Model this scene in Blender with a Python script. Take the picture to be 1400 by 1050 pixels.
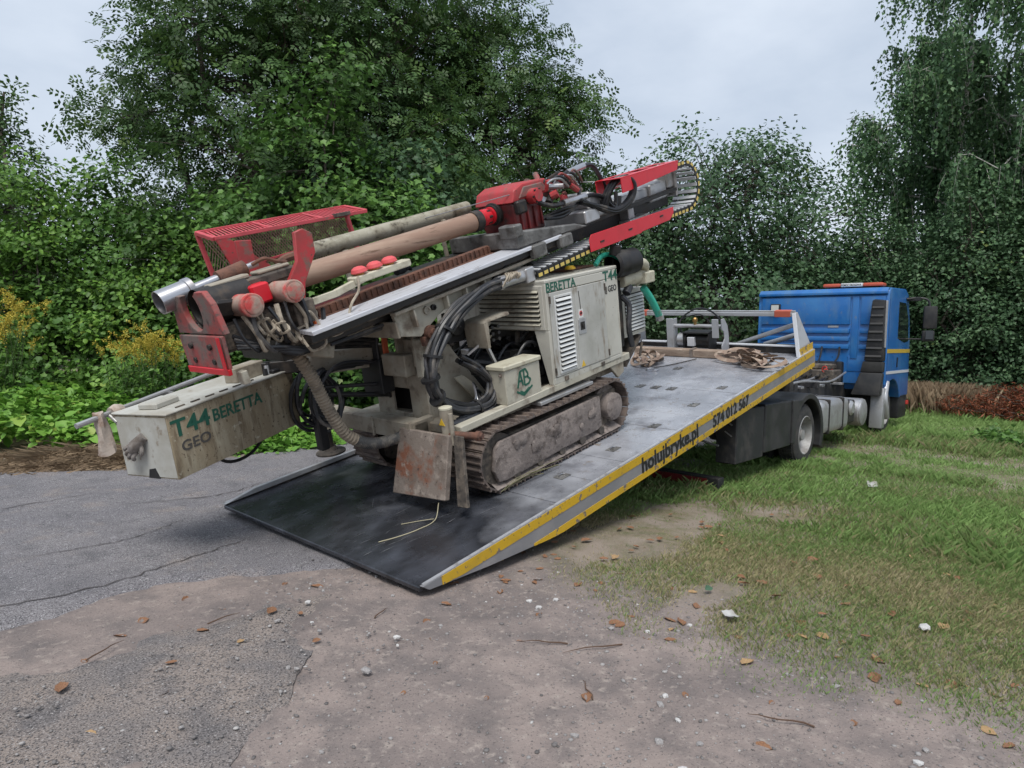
import bpy, bmesh, math, random
import numpy as np
from mathutils import Vector, Matrix
R = math.radians
random.seed(7)
for o in list(bpy.data.objects): bpy.data.objects.remove(o)
SC = bpy.context.scene
COL = SC.collection

# ------------------------------------------------------------------ camera
CAM = np.array([-2.489, -2.895, 1.508])
yaw, pit, rol = R(41.885), R(-3.909), R(1.025)
fw = Vector((math.cos(yaw)*math.cos(pit), math.sin(yaw)*math.cos(pit), math.sin(pit)))
rt = Vector((math.sin(yaw), -math.cos(yaw), 0)); up = rt.cross(fw)
rt2 = rt*math.cos(rol) + up*math.sin(rol); up2 = -rt*math.sin(rol) + up*math.cos(rol)
cd = bpy.data.cameras.new('camera'); cam = bpy.data.objects.new('camera', cd); COL.objects.link(cam)
m = Matrix.Identity(4)
for i in range(3): m[i][0], m[i][1], m[i][2], m[i][3] = rt2[i], up2[i], -fw[i], CAM[i]
cam.matrix_world = m
cd.sensor_width = 36; cd.lens = 922.5/1400*36; cd.clip_start = .05; cd.clip_end = 2000
SC.camera = cam

# ------------------------------------------------------------------ sky, sun, exposure
SUN_EL, SUN_AZ = R(58), R(215)          # azimuth counted from +X towards +Y: behind the camera
w = bpy.data.worlds.new('World'); SC.world = w; w.use_nodes = True
nt = w.node_tree; nt.nodes.clear()
N = nt.nodes.new; LK = nt.links.new
out = N('ShaderNodeOutputWorld'); bg = N('ShaderNodeBackground'); bg.inputs[1].default_value = 1.0
sky = N('ShaderNodeTexSky'); sky.sky_type = 'NISHITA'; sky.sun_disc = False
sky.sun_elevation = SUN_EL; sky.sun_rotation = math.pi/2 - SUN_AZ; sky.air_density = 1.5; sky.dust_density = 3
sm = N('ShaderNodeMix'); sm.data_type = 'RGBA'; sm.blend_type = 'MULTIPLY'; sm.inputs[0].default_value = 1
sm.inputs[7].default_value = (.06, .06, .06, 1)
tc = N('ShaderNodeTexCoord'); mp = N('ShaderNodeMapping'); mp.inputs['Scale'].default_value = (1, 1, 2.2)
ns = N('ShaderNodeTexNoise'); ns.inputs['Scale'].default_value = 2.2; ns.inputs['Detail'].default_value = 6; ns.inputs['Roughness'].default_value = .55
rp = N('ShaderNodeValToRGB'); rp.color_ramp.elements[0].position = .38; rp.color_ramp.elements[1].position = .66
rp.color_ramp.elements[0].color = (.285, .33, .40, 1); rp.color_ramp.elements[1].color = (.40, .44, .50, 1)
mx = N('ShaderNodeMix'); mx.data_type = 'RGBA'; mx.inputs[0].default_value = .88
LK(tc.outputs['Generated'], mp.inputs[0]); LK(mp.outputs[0], ns.inputs['Vector']); LK(ns.outputs[0], rp.inputs[0])
LK(sky.outputs[0], sm.inputs[6]); LK(sm.outputs[2], mx.inputs[6]); LK(rp.outputs[0], mx.inputs[7])
LK(mx.outputs[2], bg.inputs[0]); LK(bg.outputs[0], out.inputs[0])
sd = bpy.data.lights.new('sun', 'SUN'); sd.energy = 1.5; sd.angle = R(25); sd.color = (1, .97, .92)
sun = bpy.data.objects.new('sun', sd); COL.objects.link(sun)
sv = Vector((math.cos(SUN_EL)*math.cos(SUN_AZ), math.cos(SUN_EL)*math.sin(SUN_AZ), math.sin(SUN_EL)))
sun.rotation_euler = sv.to_track_quat('Z', 'Y').to_euler(); sun.location = (0, 0, 30)
vs = SC.view_settings; vs.view_transform = 'Standard'; vs.look = 'None'; vs.gamma = 1; vs.exposure = 1.0; vs.use_curve_mapping = False
SC.cycles.max_bounces = 8; SC.cycles.diffuse_bounces = 4; SC.cycles.transparent_max_bounces = 4
SC.cycles.use_adaptive_sampling = True; SC.cycles.adaptive_threshold = .015
SC.cycles.use_denoising = True

# ------------------------------------------------------------------ materials
def mat(name, base, rough=.6, metal=0, layers=(), bump=None, coord='Object', rnd=False, spec=.5, coat=0):
    """layers: (colour, noise scale, lo, hi[, roughness, detail]) painted over the base through a noise mask"""
    M = bpy.data.materials.new(name); M.use_nodes = True; t = M.node_tree; n = t.nodes; l = t.links
    b = n['Principled BSDF']; b.inputs['Roughness'].default_value = rough; b.inputs['Metallic'].default_value = metal
    b.inputs['Specular IOR Level'].default_value = spec; b.inputs['Coat Weight'].default_value = coat
    b.inputs['Base Color'].default_value = (*base, 1)
    tc = n.new('ShaderNodeTexCoord'); vec = tc.outputs[coord]
    if rnd:
        oi = n.new('ShaderNodeObjectInfo'); mu = n.new('ShaderNodeMath'); mu.operation = 'MULTIPLY'; mu.inputs[1].default_value = 37
        ad = n.new('ShaderNodeVectorMath'); ad.operation = 'ADD'
        l.new(oi.outputs['Random'], mu.inputs[0]); l.new(vec, ad.inputs[0]); l.new(mu.outputs[0], ad.inputs[1]); vec = ad.outputs[0]
    col = None; ro = None
    for L in layers:
        c, sc, lo, hi = L[:4]; lr = L[4] if len(L) > 4 else None; det = L[5] if len(L) > 5 else 5; st = L[6] if len(L) > 6 else None
        nz = n.new('ShaderNodeTexNoise'); nz.inputs['Scale'].default_value = sc; nz.inputs['Detail'].default_value = det; nz.inputs['Roughness'].default_value = .62
        if st:
            mp = n.new('ShaderNodeMapping'); mp.inputs['Scale'].default_value = st; l.new(vec, mp.inputs[0]); l.new(mp.outputs[0], nz.inputs['Vector'])
        else: l.new(vec, nz.inputs['Vector'])
        mr = n.new('ShaderNodeMapRange'); mr.inputs[1].default_value = lo; mr.inputs[2].default_value = hi; l.new(nz.outputs[0], mr.inputs[0])
        mxn = n.new('ShaderNodeMix'); mxn.data_type = 'RGBA'; l.new(mr.outputs[0], mxn.inputs[0])
        if col is None: mxn.inputs[6].default_value = (*base, 1)
        else: l.new(col, mxn.inputs[6])
        mxn.inputs[7].default_value = (*c, 1); col = mxn.outputs[2]
        if lr is not None:
            mf = n.new('ShaderNodeMix'); mf.data_type = 'FLOAT'; l.new(mr.outputs[0], mf.inputs[0])
            if ro is None: mf.inputs[2].default_value = rough
            else: l.new(ro, mf.inputs[2])
            mf.inputs[3].default_value = lr; ro = mf.outputs[0]
    if col is not None: l.new(col, b.inputs['Base Color'])
    if ro is not None: l.new(ro, b.inputs['Roughness'])
    if bump:
        nz = n.new('ShaderNodeTexNoise'); nz.inputs['Scale'].default_value = bump[0]; nz.inputs['Detail'].default_value = 6; nz.inputs['Roughness'].default_value = .6
        l.new(vec, nz.inputs['Vector']); bp = n.new('ShaderNodeBump'); bp.inputs['Strength'].default_value = bump[1]; bp.inputs['Distance'].default_value = bump[2] if len(bump) > 2 else .01
        l.new(nz.outputs[0], bp.inputs['Height']); l.new(bp.outputs[0], b.inputs['Normal'])
    return M
MUD = (.19, .155, .12); RUST = (.17, .07, .035)
BE = (.47, .445, .365)
M = {}
M['beige'] = mat('beige_paint', BE, .5, layers=[((.36, .34, .28), 2.2, .4, .7), (MUD, 5, .52, .68, .9), ((.12, .09, .06), 28, .66, .74), ((.5, .5, .46), 40, .68, .76)], bump=(30, .08))
M['beige_dirty'] = mat('beige_paint_muddy', (.37, .345, .285), .65, layers=[((.24, .2, .15), 3.5, .36, .66, .9), ((.14, .11, .085), 9, .55, .72, .9), ((.10, .06, .035), 34, .66, .72)], bump=(45, .25))
M['hood'] = mat('grey_beige_paint', (.51, .495, .44), .45, layers=[((.38, .37, .32), 1.8, .42, .72), ((.27, .23, .17), 6, .55, .72, .8, 6, (1.6, 1.6, .5)), ((.14, .09, .06), 40, .66, .72)], bump=(25, .05))
M['door'] = mat('grey_door_paint', (.47, .465, .435), .45, layers=[((.34, .335, .30), 2.5, .42, .70), ((.25, .21, .16), 8, .57, .72, .8, 6, (1.8, 1.8, .5)), ((.15, .10, .07), 40, .68, .73)], bump=(25, .05))
M['louvre'] = mat('pale_louvre_paint', (.62, .63, .62), .45, layers=[((.42, .4, .35), 6, .5, .75)])
M['boxside'] = mat('box_paint_stained', (.40, .36, .265), .65, layers=[((.27, .22, .145), 2.6, .30, .55, .9, 6, (3, 3, .7)), ((.18, .14, .09), 7, .50, .64, .9, 6, (2.5, 2.5, .5)), ((.10, .07, .045), 45, .60, .68), ((.45, .42, .33), 16, .62, .70)], bump=(60, .25))
M['boxface'] = mat('box_paint_pale', (.46, .46, .425), .55, layers=[((.34, .32, .27), 4, .45, .70), ((.24, .2, .15), 9, .6, .7), ((.2, .17, .13), 50, .68, .75)])
M['red'] = mat('red_paint_worn', (.42, .035, .04), .5, layers=[((.26, .05, .045), 6, .45, .7), ((.17, .11, .09), 11, .55, .68, .9), ((.08, .05, .04), 30, .66, .74)], bump=(40, .15))
M['redmud'] = mat('red_paint_muddy', (.30, .06, .055), .65, layers=[((.17, .13, .115), 7, .42, .6, .9), ((.09, .06, .055), 22, .55, .7)], bump=(45, .3))
M['greasegrey'] = mat('greasy_grey_casting', (.13, .127, .122), .55, .2, layers=[((.24, .235, .225), 6, .48, .68), ((.05, .045, .04), 9, .5, .68, .4)], bump=(40, .35))
M['headred'] = mat('greasy_dark_red', (.16, .018, .02), .4, layers=[((.06, .02, .02), 5, .42, .62), ((.03, .025, .022), 9, .55, .7, .8)], bump=(30, .15))
M['redbright'] = mat('red_paint_fresh', (.60, .012, .025), .35, layers=[((.45, .015, .02), 5, .5, .8), ((.1, .03, .03), 60, .72, .76)])
M['redpink'] = mat('red_paint_faded', (.52, .07, .085), .5, layers=[((.35, .06, .06), 7, .48, .72), ((.2, .12, .1), 25, .62, .74)])
M['cylmud'] = mat('muddy_cylinder', (.40, .29, .235), .8, layers=[((.50, .06, .055), 5, .47, .58), ((.27, .2, .16), 16, .48, .7)], bump=(50, .3))
M['steel'] = mat('bare_steel', (.48, .48, .50), .32, .9, layers=[((.25, .22, .2), 8, .5, .75, .6)])
M['silver'] = mat('dull_aluminium', (.50, .50, .51), .42, .75, layers=[((.3, .29, .27), 5, .45, .72, .6)], bump=(18, .1))
M['rung'] = mat('pale_chain_rung', (.62, .63, .65), .4, .2, rnd=True)
M['rim'] = mat('dull_wheel_rim', (.34, .335, .33), .6, .3, layers=[((.2, .18, .16), 6, .45, .7, .8)])
M['rail'] = mat('worn_slide_rail', (.62, .63, .67), .33, .25, layers=[((.22, .21, .21), 4, .54, .76, .5, 5, (.6, 8, 8)), ((.2, .11, .07), 14, .62, .74, .8)])
M['dark'] = mat('dark_greasy_metal', (.022, .02, .019), .5, .2, layers=[((.09, .07, .055), 7, .54, .72, .9)], bump=(40, .25))
M['darkmud'] = mat('dark_muddy_metal', (.075, .063, .053), .8, layers=[((.19, .155, .12), 8, .48, .66), ((.025, .022, .02), 18, .5, .68)], bump=(40, .4))
M['black'] = mat('black_plastic', (.012, .012, .0135), .5, layers=[((.04, .037, .034), 6, .5, .75, .8)])
M['rubber'] = mat('black_rubber_hose', (.014, .0145, .017), .38, layers=[((.10, .09, .078), 9, .56, .74, .9)], bump=(60, .1))
M['hosegrey'] = mat('dusty_hose', (.038, .04, .046), .45, layers=[((.15, .135, .12), 7, .5, .70, .9)], bump=(60, .1))
M['tyre'] = mat('tyre_rubber', (.028, .028, .029), .8, layers=[((.07, .063, .055), 6, .45, .7)])
M['shoe'] = mat('rusty_track_shoe', (.14, .115, .105), .6, .35, layers=[((.22, .17, .14), 6, .4, .65, .9), ((.07, .05, .045), 14, .5, .7), ((.30, .28, .27), 30, .64, .74, .4)], bump=(40, .3), rnd=True)
M['mud'] = mat('caked_mud', (.17, .143, .13), .95, layers=[((.25, .21, .19), 5, .42, .62), ((.09, .072, .064), 13, .50, .66), ((.30, .26, .235), 40, .60, .72), ((.06, .048, .042), 50, .64, .72)], bump=(34, .7, .014))
M['rust'] = mat('rusty_plate', (.20, .165, .14), .85, layers=[((.19, .075, .042), 3.0, .52, .61), ((.29, .245, .21), 11, .56, .66), ((.14, .11, .09), 8, .5, .66), ((.06, .045, .04), 30, .6, .7)], bump=(40, .4))
M['rustbar'] = mat('rust_brown_bar', (.16, .075, .05), .85, layers=[((.08, .045, .035), 14, .45, .65)], bump=(60, .5))
M['casing'] = mat('brown_steel_casing', (.30, .19, .135), .5, .25, layers=[((.38, .27, .2), 3, .45, .7, .6, 5, (.5, 5, 5)), ((.16, .10, .07), 8, .58, .72, .8, 5, (.4, 4, 4))], bump=(30, .08))
M['oldpipe'] = mat('stained_grey_pipe', (.33, .31, .24), .7, layers=[((.16, .135, .09), 5, .45, .62), ((.06, .05, .035), 10, .58, .68), ((.42, .40, .33), 12, .6, .72)], bump=(40, .25))
M['corr'] = mat('muddy_corrugated_sleeve', (.27, .225, .17), .85, layers=[((.14, .115, .09), 9, .48, .68)], bump=(50, .3))
M['corrblack'] = mat('black_corrugated_sleeve', (.06, .06, .06), .6, layers=[((.2, .18, .15), 10, .5, .66)])
M['rope'] = mat('dirty_cord', (.38, .33, .26), .9, layers=[((.2, .16, .12), 20, .45, .65)])
M['webbing'] = mat('faded_strap_webbing', (.34, .26, .20), .9, layers=[((.2, .13, .10), 8, .4, .66), ((.46, .4, .34), 14, .56, .7)], bump=(120, .2))
M['green'] = mat('green_lettering', (.012, .10, .065), .5, layers=[((.1, .13, .1), 30, .6, .72)])
M['greydark'] = mat('dark_grey_lettering', (.07, .065, .06), .6, layers=[((.2, .17, .13), 30, .55, .7)])
M['yellowink'] = mat('yellow_sticker', (.65, .42, .03), .5)
M['whiteink'] = mat('white_sticker', (.7, .7, .68), .5)
M['redink'] = mat('red_sticker', (.55, .03, .03), .5)
M['yellow'] = mat('yellow_band_paint', (.56, .345, .018), .45, layers=[((.42, .27, .03), 4, .5, .75), ((.16, .13, .11), 13, .585, .605, .8), ((.06, .05, .05), 38, .64, .67)])
M['greyband'] = mat('grey_band_paint', (.20, .20, .21), .5, layers=[((.26, .25, .25), 3, .45, .7), ((.08, .07, .07), 40, .69, .73)])
M['deckedge'] = mat('deck_edge_steel', (.56, .57, .60), .4, .5, layers=[((.3, .28, .26), 12, .5, .7)])
M['deck'] = mat('worn_steel_deck', (.30, .31, .345), .20, .25, layers=[((.46, .47, .505), 1.5, .40, .64, .3), ((.17, .17, .19), 3.5, .52, .74, .45), ((.2, .16, .12), 11, .6, .74, .8), ((.05, .045, .04), 26, .66, .72)], bump=(22, .22))
M['ramp'] = mat('dark_wet_steel_ramp', (.045, .047, .055), .30, .45, layers=[((.10, .105, .12), 3.2, .42, .62, .26, 6, (1, 2.5, 1)), ((.22, .23, .26), 7, .56, .72, .34, 6, (1, 3, 1)), ((.025, .025, .03), 10, .58, .68, .5), ((.2, .17, .15), 30, .68, .74, .8)], bump=(14, .3))
M['chassis'] = mat('black_chassis_paint', (.018, .018, .02), .6, layers=[((.06, .054, .048), 5, .48, .7, .9)], bump=(30, .15))
M['fender'] = mat('black_mudguard_plastic', (.016, .0165, .018), .5, layers=[((.045, .043, .041), 3, .45, .7, .8)])
M['blue'] = mat('blue_cab_paint', (.014, .125, .39), .30, layers=[((.03, .17, .43), 2, .45, .7), ((.07, .17, .33), 3.5, .5, .75, .6, 6, (1, 1.5, .5)), ((.13, .17, .24), 9, .62, .74, .8), ((.12, .18, .30), 25, .7, .78, .6)], coat=.25)
M['bluedark'] = mat('blue_cab_recess_seam', (.008, .07, .24), .5)
M['glass'] = mat('dark_cab_glass', (.012, .016, .018), .05, 0, spec=.8)
M['alu'] = mat('grey_painted_headboard', (.42, .43, .45), .45, .3, layers=[((.3, .29, .28), 5, .5, .72)])
M['white'] = mat('white_metal_edge', (.66, .67, .70), .4, .2)
M['wood'] = mat('weathered_wood_beam', (.30, .225, .17), .85, layers=[((.19, .135, .1), 6, .42, .66, .9, 6, (6, 1, 6)), ((.40, .33, .27), 9, .58, .72)], bump=(40, .3))
M['orange'] = mat('orange_cord', (.75, .14, .02), .7)
M['redlens'] = mat('red_lens', (.5, .05, .04), .25)
M['lamp'] = mat('lamp_glass', (.55, .55, .52), .15)
M['teal'] = mat('teal_hose', (.03, .38, .27), .4, layers=[((.1, .2, .16), 10, .55, .7)])
M['buttonred'] = mat('faded_red_button', (.62, .085, .09), .45, layers=[((.4, .1, .09), 20, .55, .75)])
M['cream'] = mat('cream_control_box', (.50, .475, .37), .55, layers=[((.3, .26, .19), 9, .5, .72)])
M['glove'] = mat('muddy_grey_glove', (.22, .2, .185), .95, layers=[((.12, .1, .085), 14, .45, .65)], bump=(80, .4))
M['gloveblack'] = mat('black_work_glove', (.02, .02, .022), .9, bump=(60, .4))
M['rag'] = mat('stained_rag', (.42, .36, .31), .95, layers=[((.25, .17, .13), 12, .45, .65)], bump=(60, .4))
M['paper'] = mat('white_litter', (.44, .44, .42), .8, layers=[((.3, .28, .25), 12, .45, .65)])

# ------------------------------------------------------------------ mesh builder
class MB:
    def __init__(s, T=None): s.v = []; s.f = []; s.T = T
    def add(s, pts, faces):
        b = len(s.v)
        for p in pts: s.v.append(tuple(s.T(*p)) if s.T else tuple(p))
        for f in faces: s.f.append(tuple(i+b for i in f))
        return s
    def hexa(s, p): return s.add(p, [(3,2,1,0),(4,5,6,7),(0,1,5,4),(1,2,6,5),(2,3,7,6),(3,0,4,7)])   # p0-3 lower ring, p4-7 upper ring
    def box(s, x0, x1, y0, y1, z0, z1): return s.hexa([(x0,y0,z0),(x1,y0,z0),(x1,y1,z0),(x0,y1,z0),(x0,y0,z1),(x1,y0,z1),(x1,y1,z1),(x0,y1,z1)])
    def obox(s, c, size, rot=(0,0,0)):
        from mathutils import Euler
        e = Euler(rot).to_matrix(); hx, hy, hz = [q/2 for q in size]
        P = [(-hx,-hy,-hz),(hx,-hy,-hz),(hx,hy,-hz),(-hx,hy,-hz),(-hx,-hy,hz),(hx,-hy,hz),(hx,hy,hz),(-hx,hy,hz)]
        return s.hexa([tuple(e @ Vector(p) + Vector(c)) for p in P])
    def prism(s, poly, ext):
        n = len(poly); q = [(p[0]+ext[0], p[1]+ext[1], p[2]+ext[2]) for p in poly]
        return s.add(list(poly)+q, [tuple(range(n))[::-1], tuple(range(n, 2*n))] + [(i, (i+1) % n, n+(i+1) % n, n+i) for i in range(n)])
    def bar(s, p0, p1, w, h, upv=(0,0,1)):
        a = Vector(p0); b = Vector(p1); d = (b-a).normalized(); x = d.cross(Vector(upv))
        if x.length < 1e-4: x = d.cross(Vector((0,1,0)))
        x.normalize(); z = x.cross(d); x *= w/2; z *= h/2
        return s.hexa([a-x-z, a+x-z, a+x+z, a-x+z, b-x-z, b+x-z, b+x+z, b-x+z])
    def tube(s, path, r, n=8, caps=True):
        P = [Vector(p) for p in path]; k = len(P); rr = r if hasattr(r, '__len__') else [r]*k
        T = [(P[min(i+1, k-1)]-P[max(i-1, 0)]).normalized() for i in range(k)]
        a = T[0].cross(Vector((0,0,1)));
        if a.length < .1: a = T[0].cross(Vector((0,1,0)))
        a.normalize(); pts = []
        for i in range(k):
            a = a - T[i]*a.dot(T[i])
            if a.length < 1e-6: a = T[i].orthogonal()
            a.normalize(); b = T[i].cross(a)
            for j in range(n):
                t = 2*math.pi*j/n; pts.append(P[i] + a*(rr[i]*math.cos(t)) + b*(rr[i]*math.sin(t)))
        F = [(i*n+j, i*n+(j+1) % n, (i+1)*n+(j+1) % n, (i+1)*n+j) for i in range(k-1) for j in range(n)]
        if caps: F += [tuple(range(n))[::-1], tuple(range((k-1)*n, k*n))]
        return s.add(pts, F)
    def cyl(s, p0, p1, r, r1=None, n=18): return s.tube([p0, p1], [r, r if r1 is None else r1], n)
    def lathe(s, p0, ax, prof, n=24, caps=True):
        d = Vector(ax).normalized(); o = Vector(p0)
        return s.tube2([o + d*t for t, r in prof], d, [r for t, r in prof], n, caps)
    def tube2(s, P, d, rr, n, caps):
        a = d.orthogonal().normalized(); b = d.cross(a); pts = []; k = len(P)
        for i in range(k):
            for j in range(n):
                t = 2*math.pi*j/n; pts.append(P[i] + a*(rr[i]*math.cos(t)) + b*(rr[i]*math.sin(t)))
        F = [(i*n+j, i*n+(j+1) % n, (i+1)*n+(j+1) % n, (i+1)*n+j) for i in range(k-1) for j in range(n)]
        if caps: F += [tuple(range(n))[::-1], tuple(range((k-1)*n, k*n))]
        return s.add(pts, F)
    def mesh(s, name, material, bevel=0, seg=1, ang=32):
        me = bpy.data.meshes.new(name); me.from_pydata(s.v, [], s.f)
        bm = bmesh.new(); bm.from_mesh(me); bmesh.ops.recalc_face_normals(bm, faces=bm.faces)
        if bevel:
            es = [e for e in bm.edges if len(e.link_faces) == 2 and e.calc_face_angle(0) > R(30)]
            bmesh.ops.bevel(bm, geom=es, offset=bevel, segments=seg, affect='EDGES', clamp_overlap=True, profile=.6)
        bm.to_mesh(me); bm.free()
        me.polygons.foreach_set('use_smooth', [True]*len(me.polygons)); me.set_sharp_from_angle(angle=R(ang))
        me.materials.append(M[material] if isinstance(material, str) else material)
        return me
    def build(s, name, material, parent=None, bevel=0, seg=1, off=None):
        return obj(name, s.mesh(name, material, bevel, seg), parent)
ROOTOFF = {}
def obj(name, me, parent=None, mtx=None):
    o = bpy.data.objects.new(name, me); COL.objects.link(o)
    if parent is not None:
        o.parent = parent
        if parent.name in ROOTOFF: o.location = -Vector(ROOTOFF[parent.name])
    if mtx is not None:
        o.matrix_local = (Matrix.Translation(-Vector(ROOTOFF[parent.name])) @ mtx) if parent is not None and parent.name in ROOTOFF else mtx
    return o
def tag(o, label, cat=None, group=None, kind=None):
    if label: o['label'] = label
    if cat: o['category'] = cat
    if group: o['group'] = group
    if kind: o['kind'] = kind
    return o
def thing(name, label, cat, mtx=None, off=(0,0,0), group=None):
    """Empty at the thing's base; children are modelled in the frame 'mtx' and shifted so that the Empty sits at 'off' in it"""
    o = bpy.data.objects.new(name, None); COL.objects.link(o); o.empty_display_size = .2
    mtx = mtx if mtx is not None else Matrix.Identity(4)
    o.matrix_world = mtx @ Matrix.Translation(Vector(off)); ROOTOFF[o.name] = off
    return tag(o, label, cat, group)
def text(txt, size, origin, xdir, ydir, material, name='lettering', parent=None, bold=.0, width=None, shear=0, thick=.0012):
    cu = bpy.data.curves.new('t', 'FONT'); cu.body = txt; cu.size = size; cu.offset = bold*size; cu.extrude = thick; cu.shear = shear; cu.resolution_u = 3
    ob = bpy.data.objects.new('t', cu); me = bpy.data.meshes.new_from_object(ob); bpy.data.objects.remove(ob)
    v = np.empty(len(me.vertices)*3); me.vertices.foreach_get('co', v); v = v.reshape(-1, 3)
    if width: v[:, 0] *= width/max(v[:, 0].max(), 1e-6)
    x = Vector(xdir).normalized(); y = Vector(ydir).normalized(); z = x.cross(y)
    B = np.array([x, y, z]); v = v @ B + np.array(origin)
    me.vertices.foreach_set('co', v.ravel()); me.materials.clear(); me.materials.append(M[material]); me.name = name
    return obj(name, me, parent)
def smooth_path(P, n=6):
    P = [np.array(p, float) for p in P]; Q = [2*P[0]-P[1]] + P + [2*P[-1]-P[-2]]; out = []
    for i in range(1, len(Q)-2):
        a, b, c, d = Q[i-1:i+3]
        for k in range(n):
            t = k/n; out.append(.5*((2*b)+(c-a)*t+(2*a-5*b+4*c-d)*t*t+(3*b-a-3*c+d)*t**3))
    out.append(P[-1]); return out

# ------------------------------------------------------------------ frames
TILT = R(11.813); ZL = .06
BED = Matrix.Translation((0, 0, ZL)) @ Matrix.Rotation(-TILT, 4, 'Y') @ Matrix.Rotation(R(.97), 4, 'X')       # x up the bed, y to its far side, z off the deck
PHI = R(8.8); H0 = 1.463
def MT(a, y, c):                                                            # along the mast, across, above the slide rail -> bed frame
    return (a*math.cos(PHI)-c*math.sin(PHI), y-.045*a, H0+a*math.sin(PHI)+c*math.cos(PHI))
def sstep(a, b, x):
    t = np.clip((x-a)/(b-a), 0, 1); return t*t*(3-2*t)
_rs = np.random.RandomState(3)
_K = [( _rs.normal(0, 1, 2)*f, _rs.uniform(0, 6.28), 1/f) for f in (.5, .9, 1.6, 2.8, 5, 9) for _ in range(3)]
def wav(x, y):
    s = 0
    for k, p, a in _K: s = s + a*np.sin(k[0]*x + k[1]*y + p)
    return s/4.0
_K2 = [( _rs.normal(0, 1, 2)*f, _rs.uniform(0, 6.28), 1/f**.6) for f in (7, 12, 20, 33, 50) for _ in range(3)]
def fine(x, y):
    s = 0
    for k, p, a in _K2: s = s + a*np.sin(k[0]*x + k[1]*y + p + 1.3*np.sin(3.1*x-2.7*y))
    return s
def gh(x, y):
    x = np.asarray(x, float); y = np.asarray(y, float)
    base = -.09*sstep(1.2, 4.5, x)*(1-sstep(2.8, 4.2, y))
    return base + .012*wav(x, y)*(1-.7*np.exp(-((x-.2)**2+(y-1.2)**2)/4)) - .004

# ------------------------------------------------------------------ ground
def grid_mesh(name, xs, ys, zf, material):
    X, Y = np.meshgrid(xs, ys, indexing='ij'); Z = zf(X, Y); nx, ny = X.shape
    V = np.stack([X, Y, Z], -1).reshape(-1, 3); i = np.arange(nx*ny).reshape(nx, ny)
    F = np.stack([i[:-1,:-1], i[1:,:-1], i[1:,1:], i[:-1,1:]], -1).reshape(-1, 4)
    return np_mesh(name, V, F, material)
def np_mesh(name, V, F, material, tint=None, smooth=True):
    me = bpy.data.meshes.new(name); k = F.shape[1]
    me.vertices.add(len(V)); me.vertices.foreach_set('co', np.ascontiguousarray(V, dtype=np.float32).ravel())
    me.loops.add(F.size); me.loops.foreach_set('vertex_index', np.ascontiguousarray(F, dtype=np.int32).ravel())
    me.polygons.add(len(F)); me.polygons.foreach_set('loop_start', np.arange(0, F.size, k, dtype=np.int32))
    if smooth: me.polygons.foreach_set('use_smooth', np.ones(len(F), bool))
    if tint is not None:
        a = me.attributes.new('tint', 'FLOAT', 'FACE'); a.data.foreach_set('value', tint.astype(np.float32))
    me.update(calc_edges=True); me.materials.append(M[material] if isinstance(material, str) else material)
    return me

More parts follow.
